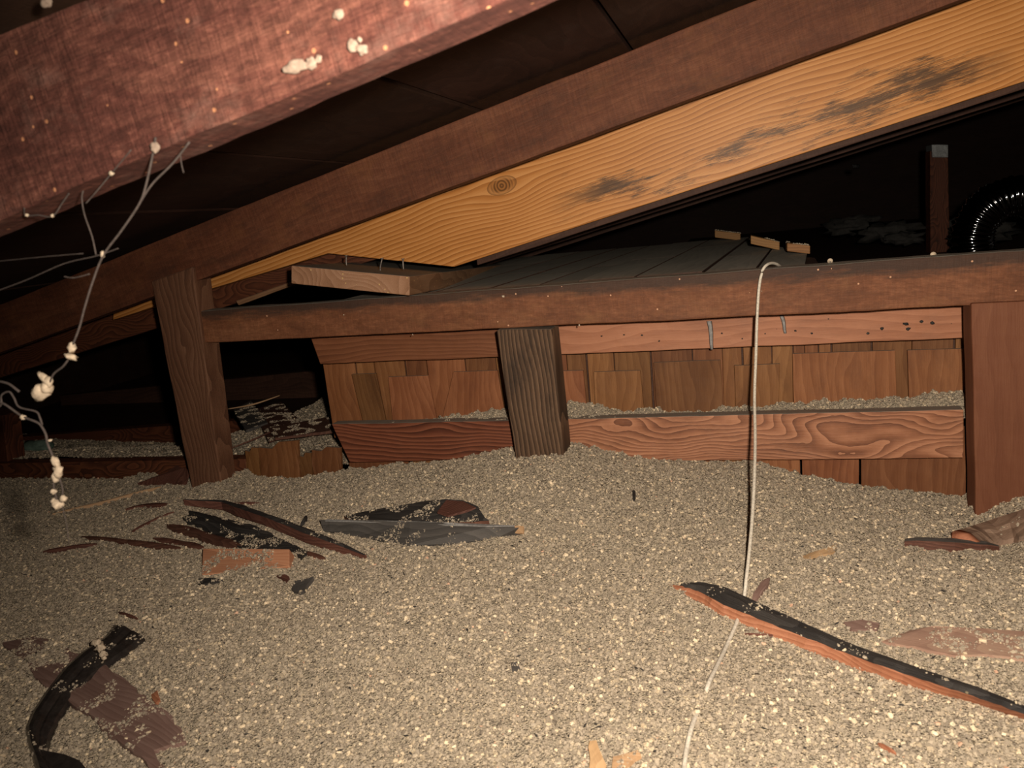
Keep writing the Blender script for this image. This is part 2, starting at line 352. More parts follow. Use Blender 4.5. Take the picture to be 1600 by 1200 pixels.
def granule_mat():
    N = NT('vermiculite_granules')
    a = N.n('ShaderNodeAttribute', attribute_name='rnd', attribute_type='INSTANCER').outputs['Fac']
    col = N.ramp(a, [(0.0, (.12, .096, .074)), (.09, (.23, .188, .145)), (.40, (.33, .272, .207)), (.80, (.405, .332, .248)), (.90, (.50, .405, .285)), (.965, (.62, .49, .33)), (.99, (.76, .61, .43)), (1.0, (.62, .38, .26))])
    tn = N.noise(N.n('ShaderNodeTexCoord').outputs['Object'], 3, 2, .5)
    col = N.mix(.6, col, N.mix(1.0, col, N.ramp(tn, [(.3, .6), (.7, 1.3)]), 'MULTIPLY'))
    N.set(N.b.inputs['Base Color'], col); N.b.inputs['Roughness'].default_value = .75
    return N.m
def bed_mat():
    N = NT('vermiculite_bed'); g = N.n('ShaderNodeNewGeometry').outputs['Position']
    vo = N.n('ShaderNodeTexVoronoi', {'Vector': g, 'Scale': 330.0}); sc = N.n('ShaderNodeSeparateColor', {0: vo.outputs['Color']}).outputs[0]
    col = N.ramp(sc, [(0.0, (.19, .155, .12)), (.4, (.28, .235, .175)), (.8, (.36, .30, .22)), (1.0, (.52, .42, .29))])
    N.set(N.b.inputs['Base Color'], col); N.b.inputs['Roughness'].default_value = .9
    N.set(N.b.inputs['Normal'], N.n('ShaderNodeBump', {'Height': vo.outputs['Distance'], 'Strength': 1.0, 'Distance': .003}).outputs[0])
    return N.m
M['gran'] = granule_mat(); M['bed'] = bed_mat()

# ------------------------------------------------------------------ height of the loose fill
BASE = H-.600
prof_px = [((-60, 752), 1.57), ((20, 748), 1.57), ((120, 752), 1.56), ((250, 752), 1.56), ((300, 762), 1.49), ((365, 742), 1.52), ((400, 742), 1.58), ((470, 745), 1.58), ((545, 732), 1.57), ((600, 727), 1.57), ((640, 725), 1.57), ((700, 722), 1.57), ((740, 712), 1.57),
           ((790, 703), 1.57), ((888, 694), 1.56), ((930, 704), 1.57), ((1000, 716), 1.57), ((1100, 722), 1.57), ((1180, 724), 1.57), ((1250, 735), 1.6), ((1340, 752), 1.6), ((1440, 762), 1.6), ((1500, 780), 1.57), ((1590, 774), 1.49)]
PX = []; PZ = []
for (p, Y) in prof_px:
    q = py(*p, Y); PX.append(q[0]); PZ.append(q[2])
BUMPS = []                                   # x, y, radius, height: small heaps
def sstep(t): t = np.clip(t, 0, 1); return t*t*(3-2*t)
_S = [(rng.uniform(0, 2*math.pi), rng.uniform(0, 2*math.pi), k, rng.uniform(0, math.pi)) for k in (3, 4.5, 6, 9, 13, 19, 27, 38, 52, 70, 95) for _ in range(3)]
def wig(x, y):
    s = 0
    for a, b, k, th in _S: s = s + np.sin(k*(x*math.cos(th)+y*math.sin(th))+a)*np.sin(k*(x*math.sin(th)*.9-y*math.cos(th))+b)*(.016/k**.82)
    return s
_T = [(rng.uniform(0, 6.28), rng.uniform(0, 6.28), k, rng.uniform(0, 3.14)) for k in (75, 110, 150, 210, 290) for _ in range(3)]
def rough(x, y):
    s = 0
    for a, b, k, th in _T: s = s + np.sin(k*(x*math.cos(th)+y*math.sin(th))+a)*np.sin(k*(x*math.sin(th)*.8-y*math.cos(th))+b)
    return s*.00125
def G(x, y):
    x = np.asarray(x, float); y = np.asarray(y, float)
    zp = np.interp(x, PX, PZ); w = sstep((y-1.02)/(1.47-1.02))
    z = BASE*(1-w) + zp*w + wig(x, y)*(1-.5*w) + rough(x, y)*(.25+.75*w)
    for bx, by, br, bh in BUMPS: z = z + bh*np.exp(-((x-bx)**2+(y-by)**2)/br**2)
    return z
def GB(x, y):                                # fill behind the rail wall, to the left
    x = np.asarray(x, float); y = np.asarray(y, float)
    return H-.565 - .15*sstep((y-1.66)/.55)*sstep((-1.40-x)/.35) - .22*sstep((y-2.32)/.35)*sstep((-1.5-x)/.4) + wig(x, y)*1.5 - .10*sstep((y-2.5)/.5)
def gh(x, y, lift=0.0, Gf=None):             # point of the fill seen at a pixel
    Gf = Gf or G; d = ray(x, y); z = BASE
    for _ in range(25):
        t = (z+lift-H)/d[2]; p = EYE+d*t; z = .5*z+.5*float(Gf(p[0], p[1]))
    return p
for (x, y, r, h) in [((370), 890, .06, .005), (430, 888, .06, .006), (650, 868, .07, .006), (240, 745, .05, .02), (1560, 870, .06, .006)]:
    p = gh(x, y); BUMPS.append((p[0], p[1], r, h))

# ------------------------------------------------------------------ the shell
def shell_box(name, lo, hi, mat, kind='structure'):
    x0, y0, z0 = lo; x1, y1, z1 = hi
    V = [(x0,y0,z0),(x1,y0,z0),(x1,y1,z0),(x0,y1,z0),(x0,y0,z1),(x1,y0,z1),(x1,y1,z1),(x0,y1,z1)]
    Fc = [(0,1,2,3),(4,7,6,5),(0,4,5,1),(1,5,6,2),(2,6,7,3),(3,7,4,0)]
    return tag(mesh_obj(name, V, Fc, mat), kind=kind)
CX0, CX1, CY0, CY1 = -3.6, 3.4, -1.4, 7.2
cz = lambda x: H + .333 + .209*x
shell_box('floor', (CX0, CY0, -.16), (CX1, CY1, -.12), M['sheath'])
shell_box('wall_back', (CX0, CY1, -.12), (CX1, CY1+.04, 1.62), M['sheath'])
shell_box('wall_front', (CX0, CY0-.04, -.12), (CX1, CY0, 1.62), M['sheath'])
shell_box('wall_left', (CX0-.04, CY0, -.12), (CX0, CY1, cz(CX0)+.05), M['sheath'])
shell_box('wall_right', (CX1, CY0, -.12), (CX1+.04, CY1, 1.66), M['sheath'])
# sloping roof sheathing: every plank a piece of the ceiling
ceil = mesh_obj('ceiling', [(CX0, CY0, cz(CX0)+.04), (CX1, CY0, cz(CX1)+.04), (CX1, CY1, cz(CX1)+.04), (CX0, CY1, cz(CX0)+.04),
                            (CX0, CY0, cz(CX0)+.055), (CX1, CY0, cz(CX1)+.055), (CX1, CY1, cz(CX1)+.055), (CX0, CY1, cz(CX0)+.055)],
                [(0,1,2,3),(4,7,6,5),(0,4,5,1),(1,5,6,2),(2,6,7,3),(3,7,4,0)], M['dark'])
tag(ceil, kind='structure')
bpy.context.view_layer.update()
xs = -.188 - .331*11
while xs < CX1-.05:
    x0, x1 = xs+.004, min(xs+.327, CX1-.01); xs += .331
    x0 = max(x0, CX0+.01)
    if x1 < CX0+.05: continue
    dz = random.uniform(0, .006)
    q = [(x0, CY0+.02, cz(x0)+.018+dz), (x1, CY0+.02, cz(x1)+.018+dz), (x1, CY0+.02, cz(x1)+dz), (x0, CY0+.02, cz(x0)+dz)]
    ym = random.uniform(2.2, 3.4)
    for a, b in ((CY0+.02, ym-.003), (ym+.003, CY1-.02)):
        Vv = [np.array(p)*[1, 0, 1]+[0, a, 0] for p in q] + [np.array(p)*[1, 0, 1]+[0, b, 0] for p in q]
        c = sum(Vv)/8
        mesh_obj('plank', Vv, [(0,1,2,3),(7,6,5,4),(0,4,5,1),(1,5,6,2),(2,6,7,3),(3,7,4,0)], M['sheath'], ceil, frame(None, c, (0, 1, 0), (-1, 0, -.209)), bevel=.002)

# ------------------------------------------------------------------ rafters
def rafter(Y, top, bot, X0, X1, th, mat, name, label, group=None, wob=.0015, sag=0):
    q = [on_line(Y, *top, X0), on_line(Y, *top, X1), on_line(Y, *bot, X1), on_line(Y, *bot, X0)]
    o = board(name, q, th, mat, nx=90, wob=wob)
    return tag(o, label, 'beam', group)
near = rafter(.50, ((0, 52), (150, -4)), ((0, 345), (790, 0)), -1.0, .75, .045, M['near'], 'rafter',
       'rough reddish rafter closest to the viewer, out of focus across the top left corner', wob=.0022)
brown = rafter(1.50, ((560, 250), (1180, 0)), ((300, 441), (1500, 0)), -2.5, 1.35, .042, M['rafter'], 'rafter',
       'dark brown rough-sawn rafter directly above the orange one, resting on the left post')
# new pine board sistered behind, with a bird's-mouth cut that bears on the plank
YO = 1.72
pts = [(176, 500), (330, 451), (430, 421), (512, 396), (709, 417)]
P3 = [py(*p, YO) for p in pts]
P3.append(on_line(YO, (709, 413), (1600, 125), 1.5))
up = lambda X, k=.02: on_line(YO, (300, 441), (1500, 0), X) + np.array([0, 0, k])
P3 += [up(1.5), up(.5), up(-.5), up(-1.2), py(178, 478, YO)]
exo = P3[5]-P3[4]
orange = prism('rafter', P3, (0, .04, 0), M['rafter'], ex=exo, bevel=.002)
tag(orange, 'bright orange pine rafter with a round knot and black mould specks, notched over the plank', 'beam')
bpy.context.view_layer.update()
loc_ = lambda x, y: np.array(orange.matrix_world.inverted() @ Vector(py(x, y, YO)))
oc = loc_(784, 290); ml = (loc_(1250, 196)+loc_(1030, 272))/2
# knot and mould sit on the timber where the photograph shows them
M['orange'] = wood('new_pine_timber', (.24, .082, .016), (.46, .185, .047), (.58, .27, .090), ring=30, ringc=.85, dist=.8, rough=.45, bump=.15,
                   mould=(ml[2], .09, loc_(850, 330)[0], loc_(1590, 90)[0]), knot=(oc[0], oc[2], .021), vary=0, fibre=.5)
orange.data.materials[0] = M['orange']
def rafter_edge(name, Y, X0, X1, th, hgt, edge, mat, label, group=None):
    b0, b1 = on_line(Y, *edge, X0), on_line(Y, *edge, X1); up_ = np.array([0, 0, hgt])
    return tag(board(name, [b0+up_, b1+up_, b1, b0], th, mat, nx=60), label, 'beam', group)
rafter_edge('rafter', YO+.045, on_line(YO+.045, (705, 428), (1200, 268), 0)[0]-.62, 1.7, .045, .15, ((705, 428), (1200, 268)), M['dark'],
            'dark brown rafter whose lower edge shows just under the orange pine rafter')
rafter_edge('rafter', 2.35, -1.2, 2.4, .045, .10, ((800, 402), (1200, 276)), M['dark'], 'second of the thin dark rafter edges receding below the orange pine rafter')
rafter_edge('rafter', 3.1, -1.0, 2.9, .045, .09, ((800, 410), (1200, 283)), M['dark'], 'lowest and farthest dark rafter edge below the orange pine rafter')
# grained dark red board low on the left
b0 = on_line(1.78, (0, 590), (457, 446), -3.1); b1 = on_line(1.78, (0, 590), (457, 446), -.80)
tag(board('rafter', [b0+np.array([0, 0, .13]), b1+np.array([0, 0, .075]), b1, b0], .04, M['redgrain'], nx=50),
    'dark red rafter with swirling grain behind the left post, below the brown one', 'beam')
q = [py(368, 470, 1.75), py(455, 440, 1.75), py(455, 447, 1.75), py(372, 477, 1.75)]
tag(board('batten', q, .02, M['plank'], nx=6, nzv=2), 'short pale batten in the gap between left post and plank end', 'batten')

# ------------------------------------------------------------------ posts and rail
YR = 1.50
def post(name, TLp, TRp, BRp, BLp, Y, depth, mat, label, drop=.12, parent=None):
    q = [py(*TLp, Y), py(*TRp, Y), py(*BRp, Y), py(*BLp, Y)]
    for a, b in ((3, 0), (2, 1)):
        d = q[a]-q[b]; q[a] = q[a] + d/np.linalg.norm(d)*drop
    return tag(board(name, q, depth, mat, axis='v', nx=40, nzv=5, wob=.0018, bevel=.003), label, 'post')
post('post', (236, 440), (301, 418), (345, 752), (300, 768), 1.49, .062, M['post'], 'brown leaning post on the left, holding up the dark rafter and the rail end')
post('post', (775, 516), (862, 514), (885, 745), (809, 738), 1.485, .072, M['postmid'], 'short grey-brown weathered post standing in the middle under the rail')
post('post', (1518, 474), (1700, 466), (1700, 790), (1524, 780), 1.49, .055, M['postred'], 'wide smooth reddish post under the rail at the right edge of view')
tag(board('post', [py(-60, 640, 1.62), py(4, 650, 1.62), py(16, 752, 1.62), py(-50, 760, 1.62)], .06, M['redgrain'], axis='v'),
    'dark red post barely showing at the far left edge of view', 'post')
qa, qb = ((303, 487), (1600, 391)), ((303, 536.5), (1600, 474))
rX0 = py(303, 487, YR)[0]
rail = tag(board('rail', [on_line(YR, *qa, rX0), on_line(YR, *qa, 1.35), on_line(YR, *qb, 1.35), on_line(YR, *qb, rX0)], .042, M['rail'], nx=110, wob=.002, bevel=.003),
    'long horizontal brown rail with dusty top, running from left post over the other posts', 'rail')
# boards behind the rail
def hboard(name, Y, tl, tr, br, bl, th, mat, label, up_=0.0, parent=None, cat='board'):
    q = [py(*tl, Y), py(*tr, Y), py(*br, Y), py(*bl, Y)]
    q[0][2] += up_; q[1][2] += up_
    o = board(name, q, th, mat, parent, nx=70, wob=.0015)
    return tag(o, label, cat) if label else o
hboard('board', 1.62, (484, 536), (822, 515), (822, 556), (500, 569), .022, M['upperdark'], 'dark orange-brown upper board left of the middle post, just under the rail', .03)
ub = hboard('board', 1.62, (824, 517), (1509, 480), (1509, 528), (824, 556), .022, M['upper'], 'pinkish smooth upper board with grey drips, right of the middle post', .03)
for (a, b, w) in (((1108, 502), (1113, 546), .0055), ((1221, 493), (1228, 521), .0045)):
    A, B = py(*a, 1.6175), py(*b, 1.6175); n_ = 5; rows = []
    for k in range(n_+1):
        t = k/n_; c = A+(B-A)*t + np.array([math.sin(t*5)*.0012, 0, 0]); ww = w*(1-.35*t)
        rows.append([c+np.array([-ww, .002, 0]), c+np.array([-ww*.5, -.0012, 0]), c+np.array([ww*.5, -.0012, 0]), c+np.array([ww, .002, 0])])
    loft('caulk_drip', rows, M['caulk'], ub, smooth=True)
for (x, y, r) in ((940, 525, .0025), (975, 523, .0022), (1003, 524, .003), (1030, 533, .002), (1128, 521, .0022), (1243, 517, .003), (1268, 521, .003), (1356, 521, .003), (1378, 513, .004), (1415, 506, .006), (1419, 514, .004), (1440, 502, .004), (1457, 505, .005)):
    lump('bark_spot', py(x, y, 1.6195), r, M['black'], ub, (1, .25, .8), .5, 1)
hboard('board', 1.57, (518, 663), (833, 656), (833, 716), (546, 723), .03, M['lowerdark'], 'dark red striped lower board left of the middle post, sunk in the fill')
hboard('board', 1.57, (834, 656), (1506, 640), (1506, 716), (834, 722), .03, M['lower'], 'reddish lower board with swirling grain, right of the middle post')

# ------------------------------------------------------------------ the shingled wall behind the boards
sw = empty('shingle_wall', py(1000, 760, 1.68), 'old cedar shingle wall seen from behind, between the two boards under the rail', 'wall')
bx0 = py(508, 600, 1.70)[0]
board('backing', [np.array([bx0+.01, 1.705, H-.19]), np.array([.62, 1.705, H-.19]), np.array([.62, 1.705, -.02]), np.array([bx0+.06, 1.705, -.02])], .012, M['dark'], sw, nx=10)
def shingle(x0, x1, ytop, ybot, Y, th=.006, zbot=None, skew=(0, 0), mat='shingle', tiltb=0, name='shingle', lab=None):
    TL, TR = py(x0, ytop, Y), py(x1, ytop, Y); BL, BR = py(x0+skew[0], ybot, Y), py(x1+skew[1], ybot, Y)
    BL[1] += tiltb; BR[1] += tiltb
    return board(name, [TL, TR, BR, BL], th, M[mat], sw, axis='v', nx=10, nzv=4, wob=.0012, bevel=.001)
rear = [505, 556, 586, 634, 668, 727, 776, 826, 887, 918, 961, 1018, 1083, 1130, 1160, 1206, 1240, 1258, 1280, 1300, 1362, 1424, 1490, 1512]
for i in range(len(rear)-1):
    a, b = rear[i], rear[i+1]
    # vertical edges lean with the sight line; follow the wall's own vertical
    pa, pb = py(a, 575, 1.692), py(b, 575, 1.692)
    w = [np.array([pa[0]+.0015, 1.692+(i % 2)*.002, H-.20]), np.array([pb[0]-.0015, 1.692+(i % 2)*.002, H-.20]),
         np.array([pb[0]-.0015+random.uniform(-.003, .003), 1.690, H-.53]), np.array([pa[0]+.0015+random.uniform(-.003, .003), 1.690, H-.53])]
    board('shingle', w, .006, M['shingle'], sw, axis='v', nx=10, nzv=3, wob=.001, bevel=.001)
front = [(549, 587, 585, (4, 2)), (606, 668, 589, (-5, 1)), (708, 777, 581, (-28, 0)), (871, 911, 580, (2, 4)), (928, 1000, 581, (0, 4)), (1021, 1126, 566, (2, 2)),
         (1147, 1219, 571, (0, -6)), (1238, 1399, 553, (0, 0)), (1418, 1508, 548, (0, 0))]
for a, b, t, sk in front:
    TL, TR = py(a, t, 1.676), py(b, t-(b-a)*.035, 1.676)
    BL, BR = py(a+sk[0]+(12 if a < 860 else 3), 650, 1.672), py(b+sk[1]+(12 if a < 860 else 3), 650, 1.672)
    for q_, T in ((BL, TL), (BR, TR)):
        d = q_-T; s = (H-.55-T[2])/d[2]; q_ += d*(s-1)
    board('shingle', [TL, TR, BR, BL], .007, M['shingle'], sw, axis='v', nx=10, nzv=4, wob=.0012, bevel=.001)
low = [835, 905, 962, 1040, 1120, 1180, 1252, 1344, 1512]
for i in range(len(low)-1):
    a, b = py(low[i], 735, 1.615), py(low[i+1], 735, 1.615)
    board('shingle', [np.array([a[0]+.002, 1.615, H-.50]), np.array([b[0]-.003, 1.615, H-.50]), np.array([b[0]-.003, 1.61, -.03]), np.array([a[0]+.002, 1.61, -.03])], .007, M['shingle'], sw, axis='v', nx=8, nzv=4, bevel=.001)
for x0, x1 in ((545, 640), (645, 700), (705, 790)):
    a, b = py(x0, 725, 1.615), py(x1, 725, 1.615)
    board('shingle', [np.array([a[0]+.002, 1.615, H-.50]), np.array([b[0]-.003, 1.615, H-.50]), np.array([b[0]-.003, 1.61, -.03]), np.array([a[0]+.002, 1.61, -.03])], .007, M['shingle'], sw, axis='v', nx=8, nzv=4, bevel=.001)

# shingle stubs left of the wall
for i, (x0, x1, t0, t1, lab) in enumerate([(383, 404, 704, 700, 'narrow broken shingle stub nearest the left post'), (405, 466, 699, 688, 'split orange shingle stub, tallest of the row beside the left post'),
                                  (468, 486, 712, 708, 'short shingle stub between the split one and the wide one'), (487, 532, 703, 700, 'wide shingle stub beside the end of the striped board')]):
    pts = [py(x0, t0, 1.60), py((x0*2+x1)/3, t0+2, 1.60), py((x0+x1)/2, (t0+t1)/2-3, 1.60), py(x1, t1, 1.60), py(x1+4, 775, 1.60), py(x0+6, 775, 1.60)]
    tag(prism('shingle_stub', pts, (0, .008, 0), M['shingle'], ex=(0, 0, 1), jag=.0015, seg=.012), lab, 'shingle')

# ------------------------------------------------------------------ old shingle roof behind the rail
rf = empty('shingle_roof', (.2, 1.75, H-.15), 'old dusty shingle roof surface just behind the rail, under the orange rafter', 'roof')
rz = lambda x, y: H-.156
ex_ = [py(1137, 374, 2.72)[0], py(1195, 390, 2.13)[0], py(1250, 395, 1.93)[0]]
fary = lambda x: float(np.interp(x, [ex_[0]-.1, ex_[0], ex_[1], ex_[2]+.03], [2.85, 2.80, 2.21, 1.93]))
x = -.95; SL = .10
while x < ex_[2]-.02:
    x1 = min(x+random.uniform(.085, .15), ex_[2]+.02); lo = random.uniform(-.002, .001); ya = 1.655
    ymid = [ya, random.uniform(1.9, 2.5), 9]
    for k in range(2):
        y0 = ymid[k]; ye = [min(ymid[k+1]-.004, fary(x+.02)), min(ymid[k+1]-.004, fary(x1))]
        if min(ye) < y0+.05: continue
        top = [(x+.003+SL*(y0-1.6), y0, rz(0, 0)+lo), (x1-.003+SL*(y0-1.6), y0, rz(0, 0)+lo), (x1-.003+SL*(ye[1]-1.6), ye[1], rz(0, 0)+lo), (x+.003+SL*(ye[0]-1.6), ye[0], rz(0, 0)+lo)]
        Vv = top + [(p[0], p[1], p[2]-.004) for p in top]
        mesh_obj('shingle', Vv, [(0,1,2,3),(7,6,5,4),(0,4,5,1),(1,5,6,2),(2,6,7,3),(3,7,4,0)], [M['shingleold'], M['dark']], rf, frame(None, np.array(Vv).mean(0), (SL, 1, 0), (0, 0, 1)), midx=[0, 1, 1, 1, 1, 1])  # dust on the top only; side and front faces coloured dark as gap shade
    x = x1
dk = [(-.95, 1.66), (ex_[2]+.02, 1.66), (ex_[2]+.03, 1.9), (ex_[1], 2.15), (ex_[0], 2.75), (-.85, 2.80)]
prism('roof_deck', [(a, b, H-.166) for a, b in dk], (0, 0, -.015), M['dark'], rf)
# blocks on the far edge of that roof
for (x0, x1, ya, yb, h_, Y, lab) in [(1117, 1157, 360, 365, 11, 2.72, 'small orange wood block, leftmost of three on the far edge of the old roof'),
                                  (1173, 1218, 368, 378, 13, 2.13, 'small orange wood block, middle and tallest of three on the old roof'),
                                  (1230, 1266, 380, 384, 13, 1.93, 'small orange wood block, rightmost of three on the old roof')]:
    q = [py(x0, ya, Y), py(x1, yb, Y), py(x1, yb+h_, Y), py(x0, ya+h_, Y)]
    tag(board('wood_block', q, .05, M['blockorange'], nx=4, nzv=2, wob=.0006), lab, 'block', None)

# ------------------------------------------------------------------ plank lying on the rail
YP = 1.45
A = [py(455, 415, YP), py(640, 432, YP), py(640, 462, YP), py(455, 443, YP)]
far = py(806, 411, 2.75); dl = far-A[1]
Vv = A + [a+dl for a in A]
pl = empty('plank', (A[2]+A[3])/2, 'thick short-ended plank lying flat on the rail, dusty top, end grain facing out', 'plank')
def boxgrid(name, V8, mat, parent, ex, ey, bevel=.002, capm=None):
    f = [(0,1,2,3),(7,6,5,4),(0,4,5,1),(1,5,6,2),(2,6,7,3),(3,7,4,0)]
    return mesh_obj(name, V8, f, mat, parent, frame(None, np.array(V8).mean(0), ex, ey), bevel=bevel, midx=[1 if capm else 0]+[0]*5)
boxgrid('board', Vv, [M['plank'], M['endgrain']], pl, dl, (0, 0, 1), capm=True)
# nails standing in the plank
for i, (x, yb, yt, lean, lab) in enumerate([(541, 409, 400, 0, 'bent nail in the plank top, leftmost of three'), (594, 417, 404, 6, 'dark leaning nail in the plank top, middle of three'), (630, 415, 405, -1, 'thin short nail in the plank top, rightmost of three')]):
    Y = 1.56; a = py(x, yb+1, Y); b = py(x+lean*.5, yt, Y)
    o = tube('nail', [a-np.array([0, 0, .008]), a, b], [.0016, .0018, .0018], M['steel'], n=6, sub=2); tag(o, lab, 'nail')
    tube('nail_head', [b, b+np.array([0, 0, .0015])], [.0042, .0042], M['steel'], o, n=8, sub=1)
for (x, y, lab) in [(1297, 408, 'round pale nail head on the rail top, right of the wire'), (1458, 398, 'small nail head on the rail top below the distant post')]:
    a = py(x, y, 1.53)
    o = tube('nail', [a-np.array([0, 0, .012]), a+np.array([0, 0, .0])], .0018, M['steel'], n=6, sub=2); tag(o, lab, 'nail')
    tube('nail_head', [a+np.array([0, -.0015, 0]), a+np.array([0, .0015, .001])], [.005, .005], M['crumb'], o, n=10, sub=1)

# ------------------------------------------------------------------ background on the right
p = py(1468, 390, 3.9)
q = [py(1453, 236, 3.9), py(1481, 236, 3.9), py(1486, 392, 3.9), py(1455, 392, 3.9)]; q[2][2] -= .12; q[3][2] -= .12
fp = empty('post', (q[2]+q[3])/2, 'distant thin dark post with grey strap at its top, beyond the rail', 'post')
board('timber', q, .09, M['redgrain'], fp, axis='v', nx=10, nzv=3)
q = [py(1456, 226, 3.885), py(1482, 226, 3.885), py(1482, 246, 3.885), py(1457, 246, 3.885)]
board('strap', q, .11, M['cap'], fp, nx=4, nzv=3, wob=.003)
FZ = H-.36
shell_box('far_platform_1', (-.4, 3.3, FZ-.06), (3.3, 7.1, FZ), M['dark'])  # far floor platform carrying the distant post, duct and tufts
cen = px_at(1575, 350, 1.0); cen = py(1583, 352, 3.35)
rows = []; nseg = 150; Rm = .155; rt = .075
for k in range(nseg+1):
    t = k/nseg; a = math.radians(200-260*t)
    c = cen + np.array([math.cos(a)*Rm, (t-.5)*.16, math.sin(a)*Rm*1.05-.05]); r = rt*(1+.06*math.sin(k*2*math.pi/4)+.05*nz((k*.45, 0, 0), 1))*(1+.09*nz(c, 14))
    e1 = np.array([math.cos(a), 0, math.sin(a)]); e2 = np.array([0, 1, 0])
    rows.append([c+(e1*math.cos(b)+e2*math.sin(b))*r*(1+.06*nz((k*.5, math.cos(b)*2, math.sin(b)*2), 1)) for b in np.linspace(0, 2*math.pi, 25)[:-1]])
duct = loft('duct', rows, M['silver'], smooth=True); tag(duct, 'flexible silver ribbed duct bending down in the dark on the right', 'duct')
for (x, y, Y, r, lab) in [(1332, 352, 4.2, .075, 'faint grey insulation tuft left of the distant post'), (1385, 362, 4.0, .085, 'low grey insulation tuft beside the distant post foot'),
                          (1415, 372, 3.8, .05, 'small dark insulation tuft right against the distant post'),
                          (1495, 350, 4.1, .05, 'grey insulation tuft between distant post and duct'), (1535, 362, 3.7, .09, 'large grey insulation tuft below the duct')]:
    p = py(x, y, Y); p[2] = max(p[2], FZ+r*.3)
    tag(lump('insulation_tuft', p, r, M['fluff'], squash=(1.5, .9, .55), amp=.6, sub=3, fr=2.4), lab, 'insulation')
p = py(1335, 259, 3.6)
tag(board('metal_tag', [py(1331, 257, 3.6), py(1344, 257, 3.6), py(1342, 263, 3.6), py(1333, 263, 3.6)], .004, M['silver'], nx=3, nzv=2), 'tiny bright metal clip glinting in the dark above the old roof', 'clip')

# ------------------------------------------------------------------ background on the left: joists half sunk in fill
def joist(Y, a, b, hgt, th, X0, X1, label, mat='redgrain'):
    t0, t1 = on_line(Y, a, b, X0), on_line(Y, a, b, X1); dn = np.array([0, 0, -hgt])
    tag(board('joist', [t0, t1, t1+dn, t0+dn], th, M[mat], nx=40), label, 'joist')
joist(1.60, (20, 724), (285, 719), .12, .04, -2.6, -1.28, 'dark red joist just left of the left post, half sunk in the fill')
joist(2.25, (95, 678), (280, 664), .12, .045, -3.3, -1.1, 'second dark red joist behind the left post, beyond the first')
joist(3.0, (95, 618), (280, 600), .16, .045, -3.5, -.8, 'farthest dark joist low under the eave on the left', 'dark')
GP = lambda x, y: H-.575
def bshard(pp, th, mat, label, lift=.02, name='shingle_piece', cat='shingle', jag=.002):
    pts = [gh(x, y, lift+(pp[i][2] if len(pp[i]) > 2 else 0), GP) for i, (x, y) in enumerate([(q[0], q[1]) for q in pp])]
    return tag(prism(name, pts, (0, 0, -th), M[mat], jag=jag, seg=.02), label, cat)
bshard([(365, 640), (392, 626), (418, 660), (384, 672)], .008, 'greyblack', 'dark shingle scrap lying right beside the left post, behind it', .03)
bshard([(395, 640), (440, 628), (478, 668), (420, 690)], .005, 'darkred', 'broad dark shingle scrap in the gap right of the left post', .025)
bshard([(420, 668), (520, 650), (525, 672), (430, 684)], .008, 'darkred', 'reddish shingle scrap leaning near the shingle wall end', .04)
o = tube('stick', [gh(356, 639, .04, GP), gh(395, 632, .05, GP), gh(437, 618, .07, GP)], [.0015, .003, .0012], M['tan'], n=5); tag(o, 'thin pale stick in the dark gap right of the left post', 'stick')
o = tube('stick', [gh(362, 700, .02, GP), gh(400, 685, .03, GP), gh(438, 668, .04, GP)], [.0015, .003, .0012], M['darkred'], n=5); tag(o, 'thin brown stick just above the shingle stubs', 'stick')
pr = [py(x, y, 1.78) for x, y in ((24, 694), (88, 694))]
o = lump('bundle', sum(pr)/2-np.array([0, 0, .01]), .06, M['green'], squash=(1.0, .5, .42), amp=.25, sub=3); tag(o, 'dusty green rounded bundle behind the first joist at far left', 'bundle')

